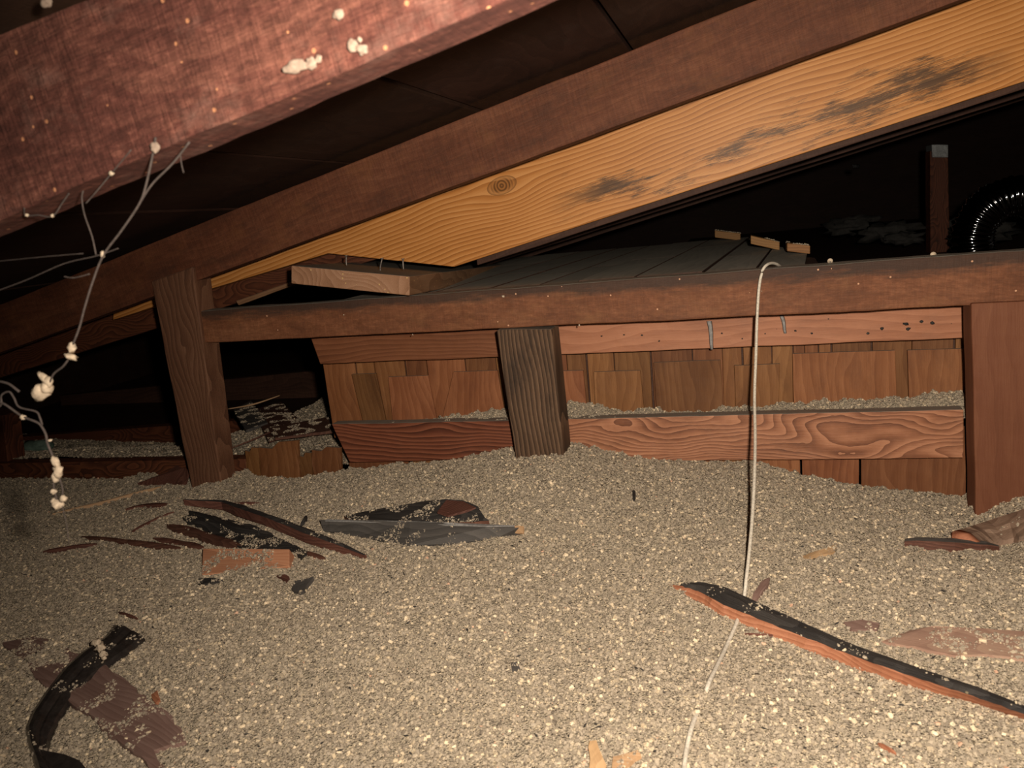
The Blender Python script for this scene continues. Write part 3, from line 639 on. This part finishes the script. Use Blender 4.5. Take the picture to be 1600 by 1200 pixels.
# ------------------------------------------------------------------ loose fill: beds and granules
def field(name, x0, x1, y0, y1, step, Gf, mask, label, dens, smin, smax, seed):
    nx_, ny_ = int((x1-x0)/step), int((y1-y0)/step)
    X, Yg = np.meshgrid(np.linspace(x0, x1, nx_+1), np.linspace(y0, y1, ny_+1)); Z = Gf(X, Yg)
    v = np.stack([X, Yg, Z], -1).reshape(-1, 3)
    idx = np.arange((nx_+1)*(ny_+1)).reshape(ny_+1, nx_+1)
    f = np.stack([idx[:-1, :-1], idx[:-1, 1:], idx[1:, 1:], idx[1:, :-1]], -1).reshape(-1, 4)
    if mask is not None: c = v[f].mean(1); f = f[mask(c[:, 0], c[:, 1])]
    # skirt down to a floor so that the bed has body
    me = bpy.data.meshes.new(name); me.from_pydata(v.tolist(), [], f.tolist()); me.materials.append(M['bed'])
    me.polygons.foreach_set('use_smooth', [True]*len(me.polygons))
    o = bpy.data.objects.new(name, me); COL.objects.link(o); tag(o, label, 'insulation', None, 'stuff')
    r = np.random.default_rng(seed); n = int((x1-x0)*(y1-y0)*dens)
    x = r.uniform(x0, x1, n); y = r.uniform(y0, y1, n)
    if mask is not None: k = mask(x, y); x = x[k]; y = y[k]
    z = Gf(x, y)
    P = np.stack([x, y, z], -1); D = P-EYE; dep = D@fw; u = 800+F*(D@RR)/dep; w = 600-F*(D@UU)/dep
    k = (dep > .1) & (u > -500) & (u < 2300) & (w < 1600); P = P[k]
    m_ = len(P); P[:, 2] += r.uniform(-.0008, .0014, m_)
    pm = bpy.data.meshes.new(name+'_granules'); pm.vertices.add(m_); pm.vertices.foreach_set('co', P.ravel())
    s = smin+(smax-smin)*r.random(m_)**7
    a = pm.attributes.new('rnd', 'FLOAT', 'POINT'); a.data.foreach_set('value', np.where(r.random(m_) < .0025, 1.0, np.clip(r.random(m_)*.93+.30*(s-smin)/(smax-smin)*r.random(m_), 0, .985)))
    a = pm.attributes.new('rot', 'FLOAT_VECTOR', 'POINT'); a.data.foreach_set('vector', (r.normal(0, 1, (m_, 3))*[.6, .6, 3]).ravel())
    sc = np.stack([s*r.uniform(.8, 1.35, m_), s*r.uniform(.65, 1.0, m_), s*r.uniform(.4, .75, m_)], -1)
    a = pm.attributes.new('scl', 'FLOAT_VECTOR', 'POINT'); a.data.foreach_set('vector', sc.ravel())
    go = bpy.data.objects.new('granules', pm); COL.objects.link(go); go.parent = o; go['kind'] = 'stuff'
    md = go.modifiers.new('granules', 'NODES'); md.node_group = gran_group()
    return o
_gg = []
def gran_group():
    if _gg: return _gg[0]
    g = bpy.data.node_groups.new('granules', 'GeometryNodeTree'); _gg.append(g)
    g.interface.new_socket('Geometry', in_out='INPUT', socket_type='NodeSocketGeometry'); g.interface.new_socket('Geometry', in_out='OUTPUT', socket_type='NodeSocketGeometry')
    n = g.nodes; L = g.links
    gi = n.new('NodeGroupInput'); go = n.new('NodeGroupOutput')
    ico = n.new('GeometryNodeMeshIcoSphere'); ico.inputs['Radius'].default_value = 1.0; ico.inputs['Subdivisions'].default_value = 1
    cub = n.new('GeometryNodeMeshCube'); cub.inputs['Size'].default_value = (1.5, 1.5, 1.5)
    sp = n.new('GeometryNodeSetPosition'); ns = n.new('ShaderNodeTexNoise'); ns.inputs['Scale'].default_value = 1.7
    vm = n.new('ShaderNodeVectorMath'); vm.operation = 'SUBTRACT'; vm.inputs[1].default_value = (.5, .5, .5)
    vs_ = n.new('ShaderNodeVectorMath'); vs_.operation = 'SCALE'; vs_.inputs['Scale'].default_value = 1.3
    L.new(ns.outputs['Color'], vm.inputs[0]); L.new(vm.outputs[0], vs_.inputs[0])
    L.new(ico.outputs[0], sp.inputs['Geometry']); L.new(vs_.outputs[0], sp.inputs['Offset'])
    sm = n.new('GeometryNodeSetMaterial'); sm.inputs['Material'].default_value = M['gran']; L.new(sp.outputs[0], sm.inputs[0])
    sm2 = n.new('GeometryNodeSetMaterial'); sm2.inputs['Material'].default_value = M['gran']; L.new(cub.outputs[0], sm2.inputs[0])
    gt = n.new('GeometryNodeGeometryToInstance'); L.new(sm2.outputs[0], gt.inputs[0]); L.new(sm.outputs[0], gt.inputs[0])
    ip = n.new('GeometryNodeInstanceOnPoints')
    L.new(gi.outputs[0], ip.inputs['Points']); L.new(gt.outputs[0], ip.inputs['Instance']); ip.inputs['Pick Instance'].default_value = True
    for nm, sock in (('rot', 'Rotation'), ('scl', 'Scale')):
        na = n.new('GeometryNodeInputNamedAttribute'); na.data_type = 'FLOAT_VECTOR'; na.inputs['Name'].default_value = nm
        L.new(na.outputs[0], ip.inputs[sock])
    L.new(ip.outputs[0], go.inputs[0])
    return g
field('loose_fill', -2.7, 1.15, .32, 1.58, .006, G, None, 'beige granular loose-fill insulation covering the whole foreground floor', 230000, .0009, .0036, 3)
def lz(x, y):
    pts = [(700, 662, 1.64), (740, 656, 1.66), (790, 650, 1.66), (885, 634, 1.668), (915, 636, 1.668), (960, 642, 1.668), (990, 640, 1.668), (1010, 634, 1.668), (1040, 638, 1.668), (1100, 641, 1.668), (1140, 633, 1.668), (1180, 640, 1.668),
           (1210, 633, 1.668), (1300, 629, 1.668), (1400, 622, 1.668), (1440, 620, 1.668), (1505, 616, 1.668)]
    q = np.array([py(a, b, c) for a, b, c in pts]); zt = np.interp(x, q[:, 0], q[:, 2]); f0 = np.array([py(a, b, 1.59)[2] for a, b in ((700, 660), (1505, 642))])
    t = sstep((np.asarray(y)-1.578)/.085)
    return f0[0]*(1-t)-.003+ (zt+.002)*t+ f0[1]*0 + wig(x, y)*.9 + rough(x, y)*1.3
field('loose_fill', py(560, 660, 1.6)[0], py(1516, 640, 1.6)[0], 1.575, 1.672, .004, lz, None, 'ridge of grey granular fill lying along the top of the lower boards', 280000, .0009, .0034, 5)
bm_ = lambda x, y: (x < -1.0-.0*(y)) | (y < 0)
field('loose_fill', -3.5, -.93, 1.635, 3.6, .012, GB, None, 'dim granular fill in the dark space behind the left post', 30000, .0016, .005, 9)

# ------------------------------------------------------------------ debris on the fill
def shard(name, pp, th, mats, label, cat, jag=.002, seg=.015, lift=.004, capmat=0, sidemat=None, warp=0, ex=None):
    pts = [gh(p[0], p[1], lift+(p[2] if len(p) > 2 else 0)) for p in pp]
    return tag(prism(name, pts, (0, 0, -th), [M[k] for k in (mats if isinstance(mats, (list, tuple)) else [mats])], jag=jag, seg=seg, capmat=capmat, sidemat=sidemat, warp=warp, ex=ex), label, cat)
def stick(name, path, width, height, mats, label, cat='stick', lift=.002, jag=.15, n=14, strip=None, ends=(.25, .25)):
    """tapering splinter along a sighted path"""
    P = [gh(p[0], p[1], lift+(p[2] if len(p) > 2 else 0)) for p in path]
    C = []; seglen = [np.linalg.norm(P[i+1]-P[i]) for i in range(len(P)-1)]; tot = sum(seglen)
    for k in range(n+1):
        s = tot*k/n; i = 0
        while i < len(seglen)-1 and s > seglen[i]: s -= seglen[i]; i += 1
        C.append(P[i]+(P[i+1]-P[i])*min(1, s/seglen[i]))
    rows = []; kk = random.random()*90
    for k, c in enumerate(C):
        t = C[min(k+1, n)]-C[max(k-1, 0)]; t[2] = 0; t = t/np.linalg.norm(t); sd = np.array([-t[1], t[0], 0])
        u = k/n; w = width*(ends[0]+(1-ends[0])*min(1, u*5))*(ends[1]+(1-ends[1])*min(1, (1-u)*5))*(1+jag*2*nz(c, 40, kk)); h = height*(.5+.5*min(1, u*6, (1-u)*6))*(1+jag*nz(c, 35, kk+3))
        up_ = np.array([0, 0, h]); dn = np.array([0, 0, -.008])
        rows.append([c-sd*w/2+dn, c-sd*w/2*.9+up_*.85, c+sd*w*.1+up_, c+sd*w/2+up_*.8, c+sd*w/2+dn])
    return tag(loft(name, rows, [M[m_] for m_ in (mats if isinstance(mats, (list, tuple)) else [mats])], strip_m=strip), label, cat)

# long splinter on the right: charred top, fresh red side
up_e = [(1068, 911), (1095, 909), (1130, 916), (1215, 955), (1330, 1006), (1450, 1048), (1530, 1074), (1610, 1106), (1720, 1150)]
mid_e = [(1062, 915), (1092, 924), (1135, 947), (1220, 981), (1325, 1022), (1440, 1062), (1522, 1088), (1606, 1118), (1712, 1162)]
lo_e = [(1044, 913), (1085, 938), (1128, 962), (1205, 994), (1300, 1032), (1425, 1074), (1520, 1098), (1600, 1125), (1700, 1168)]
rows = []
def interp_px(L, n):
    a = np.array(L, float); t = np.linspace(0, len(L)-1, n); i = np.minimum(t.astype(int), len(L)-2); f_ = (t-i)[:, None]; return a[i]*(1-f_)+a[i+1]*f_
Nn = 60; U_, M_, L_ = interp_px(up_e, Nn), interp_px(mid_e, Nn), interp_px(lo_e, Nn)
for k in range(Nn):
    h_ = .004+.012*min(1, k/12)
    a = gh(*U_[k], h_); b = gh(*M_[k], h_+.001*nz((k*.3, 0, 0), 1)); c = gh(*L_[k], .0)
    j = nz((k*.7, 1, 0), 1)*.0016
    b = b+np.array([0, j, j]); c = c+np.array([0, j*1.2, 0])
    rows.append([a+np.array([0, 0, -.014]), a+np.array([0, nz((k*.9, 3, 1), 1)*.001, 0]), (a+b)/2+np.array([0, 0, .0018+.001*nz((k*.5, 7, 0), 1)]), b, c, c+np.array([0, .004, -.01])])
loft_o = loft('splinter', rows, [M['black'], M['brokered']], strip_m=[0, 0, 0, 1, 1, 1]); tag(loft_o, 'long redwood splinter with blackened top face, lying across the white wire', 'splinter')

# black curved strip and the plank scrap under it
shard('board_scrap', [(6, 1003), (60, 992), (165, 1040, .002), (240, 1100), (262, 1112), (292, 1158), (240, 1172), (262, 1200), (282, 1230), (205, 1175), (130, 1110), (60, 1062)], .014, 'faded', 'faded purplish broken board scrap under the black strip at lower left', 'board', jag=.0035, lift=.006,
      ex=gh(285, 1160)-gh(20, 1010))
le = [(176, 978), (160, 998), (128, 1018), (98, 1045), (70, 1082), (46, 1118), (39, 1138), (43, 1160), (52, 1190), (60, 1225)]
ri = [(226, 996), (200, 1016), (172, 1036), (146, 1056), (116, 1088), (92, 1122), (78, 1152), (74, 1178), (92, 1210), (110, 1240)]
Nn = 40; Lp, Rp = interp_px(le, Nn), interp_px(ri, Nn); rows = []
for k in range(Nn):
    t = k/(Nn-1); h_ = .022-.004*math.sin(t*3)
    a = gh(*Lp[k], h_*.35); c = gh(*Rp[k], h_*.35); row = []
    for s, hh in ((0, 0), (.07, .55), (.22, .95), (.38, 1.1), (.5, .98), (.62, .72), (.7, .78), (.82, .62), (.93, .5), (1, .1)):
        q_ = a*(1-s)+c*s; q_ = q_+np.array([0, 0, (hh-.3)*.011+.0006*nz((k*.4, s*4, 0), 1)]); row.append(q_)
    row += [c+np.array([0, 0, -.012]), a+np.array([0, 0, -.012])]
    rows.append(row)
st = loft('rubber_strip', rows, M['rubber'], smooth=False); tag(st, 'black curved rubbery strip lying on the fill at lower left', 'strip')
flap = [gh(x, y, .012) for x, y in ((66, 1172), (100, 1178), (124, 1188), (138, 1204), (135, 1240), (60, 1240))]
prism('flap', flap, (0, 0, -.004), M['rubber'], st, jag=.001)
for (x, y, r) in ((152, 1004, .0075), (157, 1012, .008), (160, 1022, .006), (163, 1028, .0035)):
    lump('crumb', gh(x, y, .026), r, M['crumb'], st, (1, .8, .8), .6, 2)
st['label'] = 'black curved rubbery strip with a cream crumb on it at lower left'

# pieces by the left middle
stick('splinter', [(288, 784, .01), (350, 790, .012), (430, 818, .01), (500, 846, .006), (572, 872)], .017, .014, ['black', 'darkred'], 'long dark splinter pointing down right, uppermost of the left debris pile', 'splinter', strip=[1, 0, 0, 0, 1], n=26)
shard('shingle_piece', [(285, 808, .004), (310, 800, .008), (400, 822, .006), (480, 862), (470, 872), (380, 858), (330, 832)], .008, 'black', 'wide blackened shingle scrap lying flat under the long dark splinter', 'shingle', jag=.003, lift=.006)
stick('splinter', [(262, 822, .004), (300, 832, .006), (340, 846, .004), (380, 856)], .016, .010, 'darkred', 'short reddish splinter along the lower edge of the black scrap', 'splinter')
bl = [(317, 856, .016), (452, 858, .016), (452, 874, .003), (316, 886, .001)]
p4 = [gh(*q[:2], q[2]) for q in bl]
pts = [gh(317, 857, .022), gh(452, 858, .022), gh(452, 885, .006), gh(315, 898, .004)]
tag(prism('wood_block', pts, (0, .012, -.02), [M['pinkblock']], ex=pts[1]-pts[0], bevel=.001), 'fresh pinkish-orange wood piece half buried at the debris pile', 'block')
shard('shingle_piece', [(538, 806), (590, 795, .004), (655, 784, .01), (697, 779, .012), (722, 781, .012), (746, 791, .01), (752, 800, .006), (764, 814), (690, 818), (560, 818)], .010, ['black', 'darkred'], 'blackened shingle scrap with brown broken end, upper one near the centre', 'shingle', jag=.003, lift=.010, sidemat=1)
pts = [gh(x, y, l) for x, y, l in ((683, 800, .023), (697, 781, .026), (724, 783, .025), (744, 793, .022), (728, 799, .020), (700, 806, .018))]
prism('torn_end', pts, (0, 0, -.003), M['darkred'], bpy.context.scene.objects[[o.name for o in COL.objects if o.name.startswith('shingle_piece')][-1]], jag=.002)
# long grey slab standing on edge
T = [(500, 812), (560, 813), (640, 815), (720, 817), (816, 822)]; Bm = [(505, 830), (560, 838), (640, 852), (700, 852), (816, 834)]
pts = [gh(x, y, .026) for x, y in T] + [gh(x, y, .002) for x, y in reversed(Bm)]
gs = prism('board_scrap', pts, (0, .008, -.012), [M['greyblack']], ex=pts[4]-pts[0], jag=.001); tag(gs, 'long grey-black board scrap with pale upper edge, just below the centre shingle scrap', 'board')
pts = [gh(804, 821, .028), gh(818, 822, .028), gh(818, 833, .008), gh(805, 833, .008)]
tg = prism('pale_end', pts, (0, .004, -.004), M['tan'], gs); tg['label'] = 'pale orange end of the scrap'
pts = [gh(x, 812+(x-500)*.029+d, .0275) for x, d in ((508, -1), (600, -1.5), (700, -1.5), (806, 0), (760, 2), (700, 2), (600, 1), (508, 1))]
te = prism('pale_edge', pts, (0, 0, -.002), M['caulk'], gs, jag=.0003)
# thin sticks
for path, w, h_, mt, lab in [
    ([(82, 804), (160, 786), (252, 761)], .006, .005, 'tan', 'thin pale stick lying near the foot of the left post'),
    ([(128, 840), (200, 848), (282, 857)], .010, .007, 'darkred', 'dark red stick lying left of the pink wood piece'),
    ([(68, 863), (105, 858), (152, 851)], .010, .006, 'darkred', 'short dark stick farthest left on the fill'),
    ([(206, 832), (240, 815), (272, 801)], .008, .006, 'darkred', 'dark stick slanting up towards the debris pile'),
    ([(358, 788), (380, 786), (405, 786)], .004, .003, 'darkred', 'hair-thin reddish twig beside the top of the long dark splinter'),
    ([(470, 822), (476, 816), (480, 808)], .006, .008, 'black', 'tiny black twig between long splinter and grey scrap'),
    ([(1176, 942), (1188, 924), (1202, 904)], .012, .004, 'faded', 'flat purplish twig crossing behind the wire near the long splinter'),
    ([(1163, 991), (1185, 993), (1208, 993)], .003, .003, 'darkred', 'hair-thin dark twig just below the long splinter'),
    ([(1372, 1162), (1386, 1170), (1400, 1178)], .003, .003, 'brokered', 'tiny red twig near the bottom right'),
    ([(185, 957), (200, 962), (216, 968)], .005, .003, 'darkred', 'thin dark twig beyond the upper end of the black strip'),
    ([(475, 862), (490, 868), (508, 873)], .007, .004, 'darkred', 'small brown twig right of the pink wood piece'),
    ([(296, 800, .012), (330, 812, .014), (372, 826, .012), (404, 832, .008)], .012, .008, 'black', 'blackened sliver lying over the wide black shingle scrap'),
    ([(240, 842), (280, 850), (318, 856)], .014, .006, 'darkred', 'short brown sliver touching the left end of the pink wood piece'),
    ([(196, 796), (224, 790), (262, 788)], .012, .004, 'darkred', 'low reddish bark sliver lying below the thin pale stick'),
    ([(990, 768), (991, 774), (990, 782)], .006, .007, 'black', 'tiny black upright chip below the swirled lower board')]:
    stick('stick', path, w, h_, mt, lab, n=8)
for pp, th, mt, lab in [
    ([(455, 920), (462, 907, .006), (480, 904, .008), (490, 900, .012), (478, 915, .004), (470, 928)], .008, 'greyblack', 'small grey triangular chip sticking up below the pink wood piece'),
    ([(432, 899), (445, 897, .005), (452, 901, .003), (448, 908)], .006, 'darkred', 'small brown chip between pink wood piece and grey triangular chip'),
    ([(309, 904), (335, 903, .002), (348, 906), (330, 911), (310, 912)], .005, 'black', 'flat black chip directly below the pink wood piece'),
    ([(1255, 868), (1285, 858, .003), (1308, 850, .004), (1305, 862), (1262, 872)], .004, 'tan', 'pale wedge-shaped chip right of the wire'),
    ([(1420, 985), (1460, 978, .002), (1500, 980, .002), (1600, 986, .002), (1680, 990), (1680, 1034), (1600, 1030), (1540, 1022), (1490, 1024), (1430, 1010), (1378, 1002)], .010, 'fadedpink', 'faded pink flat board scrap at the right edge of view'),
    ([(1318, 972), (1345, 968), (1374, 974), (1370, 984), (1330, 984)], .005, 'faded', 'small purplish chip left of the faded pink board scrap'),
    ([(922, 1158, .004), (932, 1156, .006), (948, 1195, .004), (945, 1208), (920, 1208)], .005, 'tan', 'orange-tan chip at the bottom edge, left one of two'),
    ([(958, 1182), (996, 1172, .004), (1002, 1180, .004), (975, 1200), (955, 1206)], .005, 'tan', 'orange-tan chip at the bottom edge, right one of two'),
    ([(236, 1085), (246, 1078, .004), (250, 1092, .002), (242, 1100)], .005, 'brokered', 'tiny orange-red chip above the tip of the faded board scrap'),
    ([(798, 1036), (808, 1034, .002), (812, 1044), (800, 1048)], .003, 'greyblack', 'tiny dark grey chip alone in the middle foreground'),
    ([(276, 727, .03), (262, 737, .02), (214, 755), (290, 757), (296, 735, .03)], .008, 'darkred', 'brown triangular shard leaning at the foot of the left post')]:
    shard('shard' if 'shard' in lab else 'chip' if 'scrap' not in lab else 'board_scrap', pp, th, mt, lab, 'chip' if 'scrap' not in lab else 'board', jag=.0015, seg=.008)
# right edge: dark stick with a chunk over it
stick('stick', [(1414, 848, .002), (1470, 852, .003), (1560, 857)], .018, .012, ['greyblack', 'darkred'], 'flat dark stick under the brown chunk at right', n=14, strip=[1, 0, 0, 0, 1], ends=(.8, .5))
ch_t = [(1492, 830), (1530, 818), (1600, 795), (1680, 770)]; ch_b = [(1528, 850), (1560, 846), (1600, 837), (1680, 815)]
rows = []
Nn = 16; T_, B_ = interp_px(ch_t, Nn), interp_px(ch_b, Nn)
for k in range(Nn):
    a = gh(*T_[k], .024); b = gh(*B_[k], .010); j = .002*nz((k*.6, 2, 2), 1)
    rows.append([a+np.array([0, 0, -.03]), a+np.array([0, j, 0]), (a+b)/2+np.array([0, 0, .006+j]), b+np.array([0, j, 0]), b+np.array([0, 0, -.02])])
ck = loft('wood_chunk', rows, [M['chunk'], M['brokered']], strip_m=[0, 0, 0, 0, 1]); tag(ck, 'thick brown wood chunk with orange end lying at the right edge of view', 'chunk')
cm = np.array(rows[0]).mean(0)
er = [[cm+(p-cm)*f_ + np.array([-dx, 0, 0]) for p in rows[k]] for k, f_, dx in ((0, .55, .012), (0, .92, .006), (0, 1.04, 0), (1, 1.03, 0))]
for j in range(5): er[3][j] = rows[1][j]+(rows[1][j]-np.array(rows[1]).mean(0))*.03
eo = loft('orange_end', er, M['brokered'], ck, smooth=True); eo['label'] = 'orange rounded end of the chunk'

# granules that lie on top of the debris
from mathutils.bvhtree import BVHTree
bpy.context.view_layer.update()
def sprinkle(names, dens, seed, thr=.05):
    r = np.random.default_rng(seed); pts = []
    for o in [o for o in COL.objects if o.type == 'MESH' and o.name.split('.')[0] in names and o.parent is None]:
        me = o.data; W_ = o.matrix_world; vs_ = [W_ @ v.co for v in me.vertices]; bv = BVHTree.FromPolygons(vs_, [tuple(p.vertices) for p in me.polygons])
        xs_ = [v.x for v in vs_]; ys_ = [v.y for v in vs_]; x0, x1, y0, y1 = min(xs_), max(xs_), min(ys_), max(ys_); n = int((x1-x0)*(y1-y0)*dens)
        for _ in range(n):
            x, y = r.uniform(x0, x1), r.uniform(y0, y1)
            if noise.noise(Vector((x*26, y*26, seed))) < thr: continue
            h = bv.ray_cast(Vector((x, y, 1.2)), Vector((0, 0, -1)))
            if h[0] is not None and h[1].z > .5: pts.append(tuple(h[0]))
    return np.array(pts)
SP = np.concatenate([sprinkle(('shingle_piece', 'board_scrap', 'wood_block', 'chip'), 90000, 11, .08), sprinkle(('splinter', 'rubber_strip', 'wood_chunk'), 30000, 12, .22)])
gr0 = [o for o in COL.objects if o.name == 'granules'][0]
m_ = len(SP); r = np.random.default_rng(13); pm = bpy.data.meshes.new('granules_on_debris'); pm.vertices.add(m_); pm.vertices.foreach_set('co', SP.ravel())
sz = .0009+.0024*r.random(m_)**5
for nm, tp, key, dat in (('rnd', 'FLOAT', 'value', np.clip(r.random(m_)*.97, 0, .985)), ('rot', 'FLOAT_VECTOR', 'vector', (r.normal(0, 1, (m_, 3))*[.6, .6, 3]).ravel()), ('scl', 'FLOAT_VECTOR', 'vector', np.stack([sz*1.1, sz*.85, sz*.6], -1).ravel())):
    at = pm.attributes.new(nm, tp, 'POINT'); at.data.foreach_set(key, dat)
g2 = bpy.data.objects.new('granules', pm); COL.objects.link(g2); g2.parent = gr0.parent; g2['kind'] = 'stuff'
md = g2.modifiers.new('granules', 'NODES'); md.node_group = gran_group()

# scattered dark flecks nobody would count
vf, ff = [], []
for i in range(150):
    x, y = random.uniform(20, 1590), random.uniform(760, 1180)
    c = gh(x, y, .0025); L_ = random.uniform(.002, .006); w = random.uniform(.001, .0022); th = random.uniform(0, math.pi)
    d = np.array([math.cos(th), math.sin(th), random.uniform(-.3, .3)])*L_; s = np.array([-math.sin(th), math.cos(th), 0])*w; b = len(vf); u_ = np.array([0, 0, .0012])
    vf += [c-d, c+s, c+d, c-s, c+u_, c-u_*2]; ff += [(b, b+1, b+4), (b+1, b+2, b+4), (b+2, b+3, b+4), (b+3, b, b+4), (b+1, b, b+5), (b+2, b+1, b+5), (b+3, b+2, b+5), (b, b+3, b+5)]
tag(mesh_obj('dark_flecks', vf, ff, M['black']), 'tiny dark wood flecks scattered over the beige fill', 'flecks', None, 'stuff')

# ------------------------------------------------------------------ white wire over the rail
W = [py(1222, 420, 1.60), py(1216, 414, 1.55), py(1207, 411, 1.52), py(1198, 414, 1.495), py(1191, 424, 1.487), py(1186, 450, 1.484), py(1183, 497, 1.482), py(1181, 560, 1.46), py(1179, 620, 1.42), py(1180, 680, 1.35),
     py(1179, 740, 1.27), py(1176, 800, 1.20), py(1171, 860, 1.13), py(1166, 905, 1.08)] + [gh(1162, 938, .004), gh(1155, 962, .003), gh(1146, 985, .003), gh(1134, 1012, .003), gh(1118, 1045, .003), gh(1107, 1068, .003), gh(1101, 1088, -.004),
     gh(1094, 1104, -.005), gh(1086, 1122, .000), gh(1079, 1142, .003), gh(1073, 1170, .003), gh(1069, 1200, .003), gh(1066, 1240, .003)]
tag(tube('wire', W, .0028, M['wire'], n=10), 'dusty white wire hanging over the rail and down across the fill', 'wire')

# ------------------------------------------------------------------ cobweb with crumbs, hanging from the near rafter
D0 = .50
def c_(x, y, d=D0): return py(x, y, d)
cw = empty('cobweb', c_(240, 232), 'dusty cobweb strand with cream crumbs hanging from the near rafter at left', 'cobweb')
def strand(pp, r, mat='web'): return tube('strand', [c_(*p) for p in pp], r, M[mat], cw, n=6, sub=5)
strand([(243, 215, .495), (239, 240), (228, 290), (218, 318), (190, 360), (162, 398), (145, 440), (132, 482), (124, 512), (114, 538)], .0009)
strand([(296, 222, .495), (270, 255), (240, 285), (224, 308), (216, 322)], .0008)
strand([(108, 560), (98, 573), (84, 584), (76, 600), (66, 604)], .0009)
strand([(0, 596), (14, 600), (30, 612)], .0012)
strand([(-10, 640), (2, 632), (2, 618), (14, 612), (22, 622), (30, 636), (56, 643), (62, 652), (66, 664)], .0009)
strand([(-8, 626), (8, 632), (34, 650), (58, 660), (66, 668), (72, 680), (74, 692), (82, 712)], .0011)
strand([(84, 738), (84, 760), (90, 785)], .0008); strand([(92, 745), (98, 765), (96, 785)], .0008)
strand([(150, 398), (144, 370), (132, 335), (128, 310), (130, 298)], .0006)
strand([(205, 234, .495), (175, 270), (150, 300), (134, 318)], .0005)
strand([(38, 325, .495), (40, 337), (60, 336), (82, 338), (98, 316), (108, 302)], .0006)
strand([(-20, 460), (40, 438), (100, 412), (150, 400), (185, 388)], .0004)
strand([(-20, 410), (60, 402), (130, 396)], .0003); strand([(282, 243), (284, 258), (287, 270)], .0004)
strand([(100, 432), (116, 434), (140, 428)], .0005)
strand([(97, 790), (104, 820), (108, 850)], .0004); 
for (x, y, r, sq, rot) in [(112, 543, .0042, (.8, .8, 1.2), .3), (110, 557, .0042, (1.5, .8, .65), .35), (68, 590, .0040, (1.7, .8, .7), .8), (75, 597, .0042, (.8, .8, 1.2), 0), (63, 612, .0078, (1, .9, .95), 0), (58, 618, .0050, (1, .9, .8), 0), (72, 606, .0055, (1, .9, 1), 0),
                           (160, 397, .0022, (.8, .8, 1.4), .4), (36, 652, .0026, (1, 1, 1), 0), (87, 722, .0042, (.8, .8, 1.4), -.3), (91, 737, .0052, (.8, .8, 1.4), .3), (87, 746, .0040, (.9, .9, 1.3), 0), (84, 768, .0028, (1, 1, 1), 0), (99, 779, .0034, (1, 1, 1), 0),
                           (90, 788, .0050, (1.1, 1, .9), 0), (84, 783, .0030, (1, 1, 1), 0), (42, 336, .0016, (1, 1, 1), 0), (82, 337, .0016, (1, 1, 1), 0), (78, 688, .0018, (1.5, 1, .6), 0), (174, 271, .0018, (1.3, 1, 1), 0)]:
    lump('crumb', c_(x, y), r, M['crumb'], cw, sq, .35, 2, rot=rot)
# crumbs stuck on the near rafter's face
for (x, y, r, sq) in [(462, 104, .0055, (1.7, .5, .8)), (486, 99, .004, (1.1, .5, 1)), (498, 92, .0025, (1, .5, 1)), (551, 70, .0042, (1, .5, .9)), (566, 77, .0038, (1, .5, 1)), (529, 23, .004, (1, .5, .9)), (562, 62, .0018, (1, .5, 1)),
                      (242, 230, .004, (.9, .5, 1.1)), (72, 2, .005, (1, .5, .8))]:
    lump('crumb', c_(x, y, .4975), r, M['crumbdull'], near, sq, .3, 3)
# specks of debris on rail and posts
for (x, y, r) in [(786, 463, .003), (537, 492, .0018), (905, 508, .002), (645, 523, .0016), (1190, 455, .001)]:
    lump('crumb', py(x, y, 1.499), r, M['crumb'], rail, (1, .6, 1.2), .5, 1)
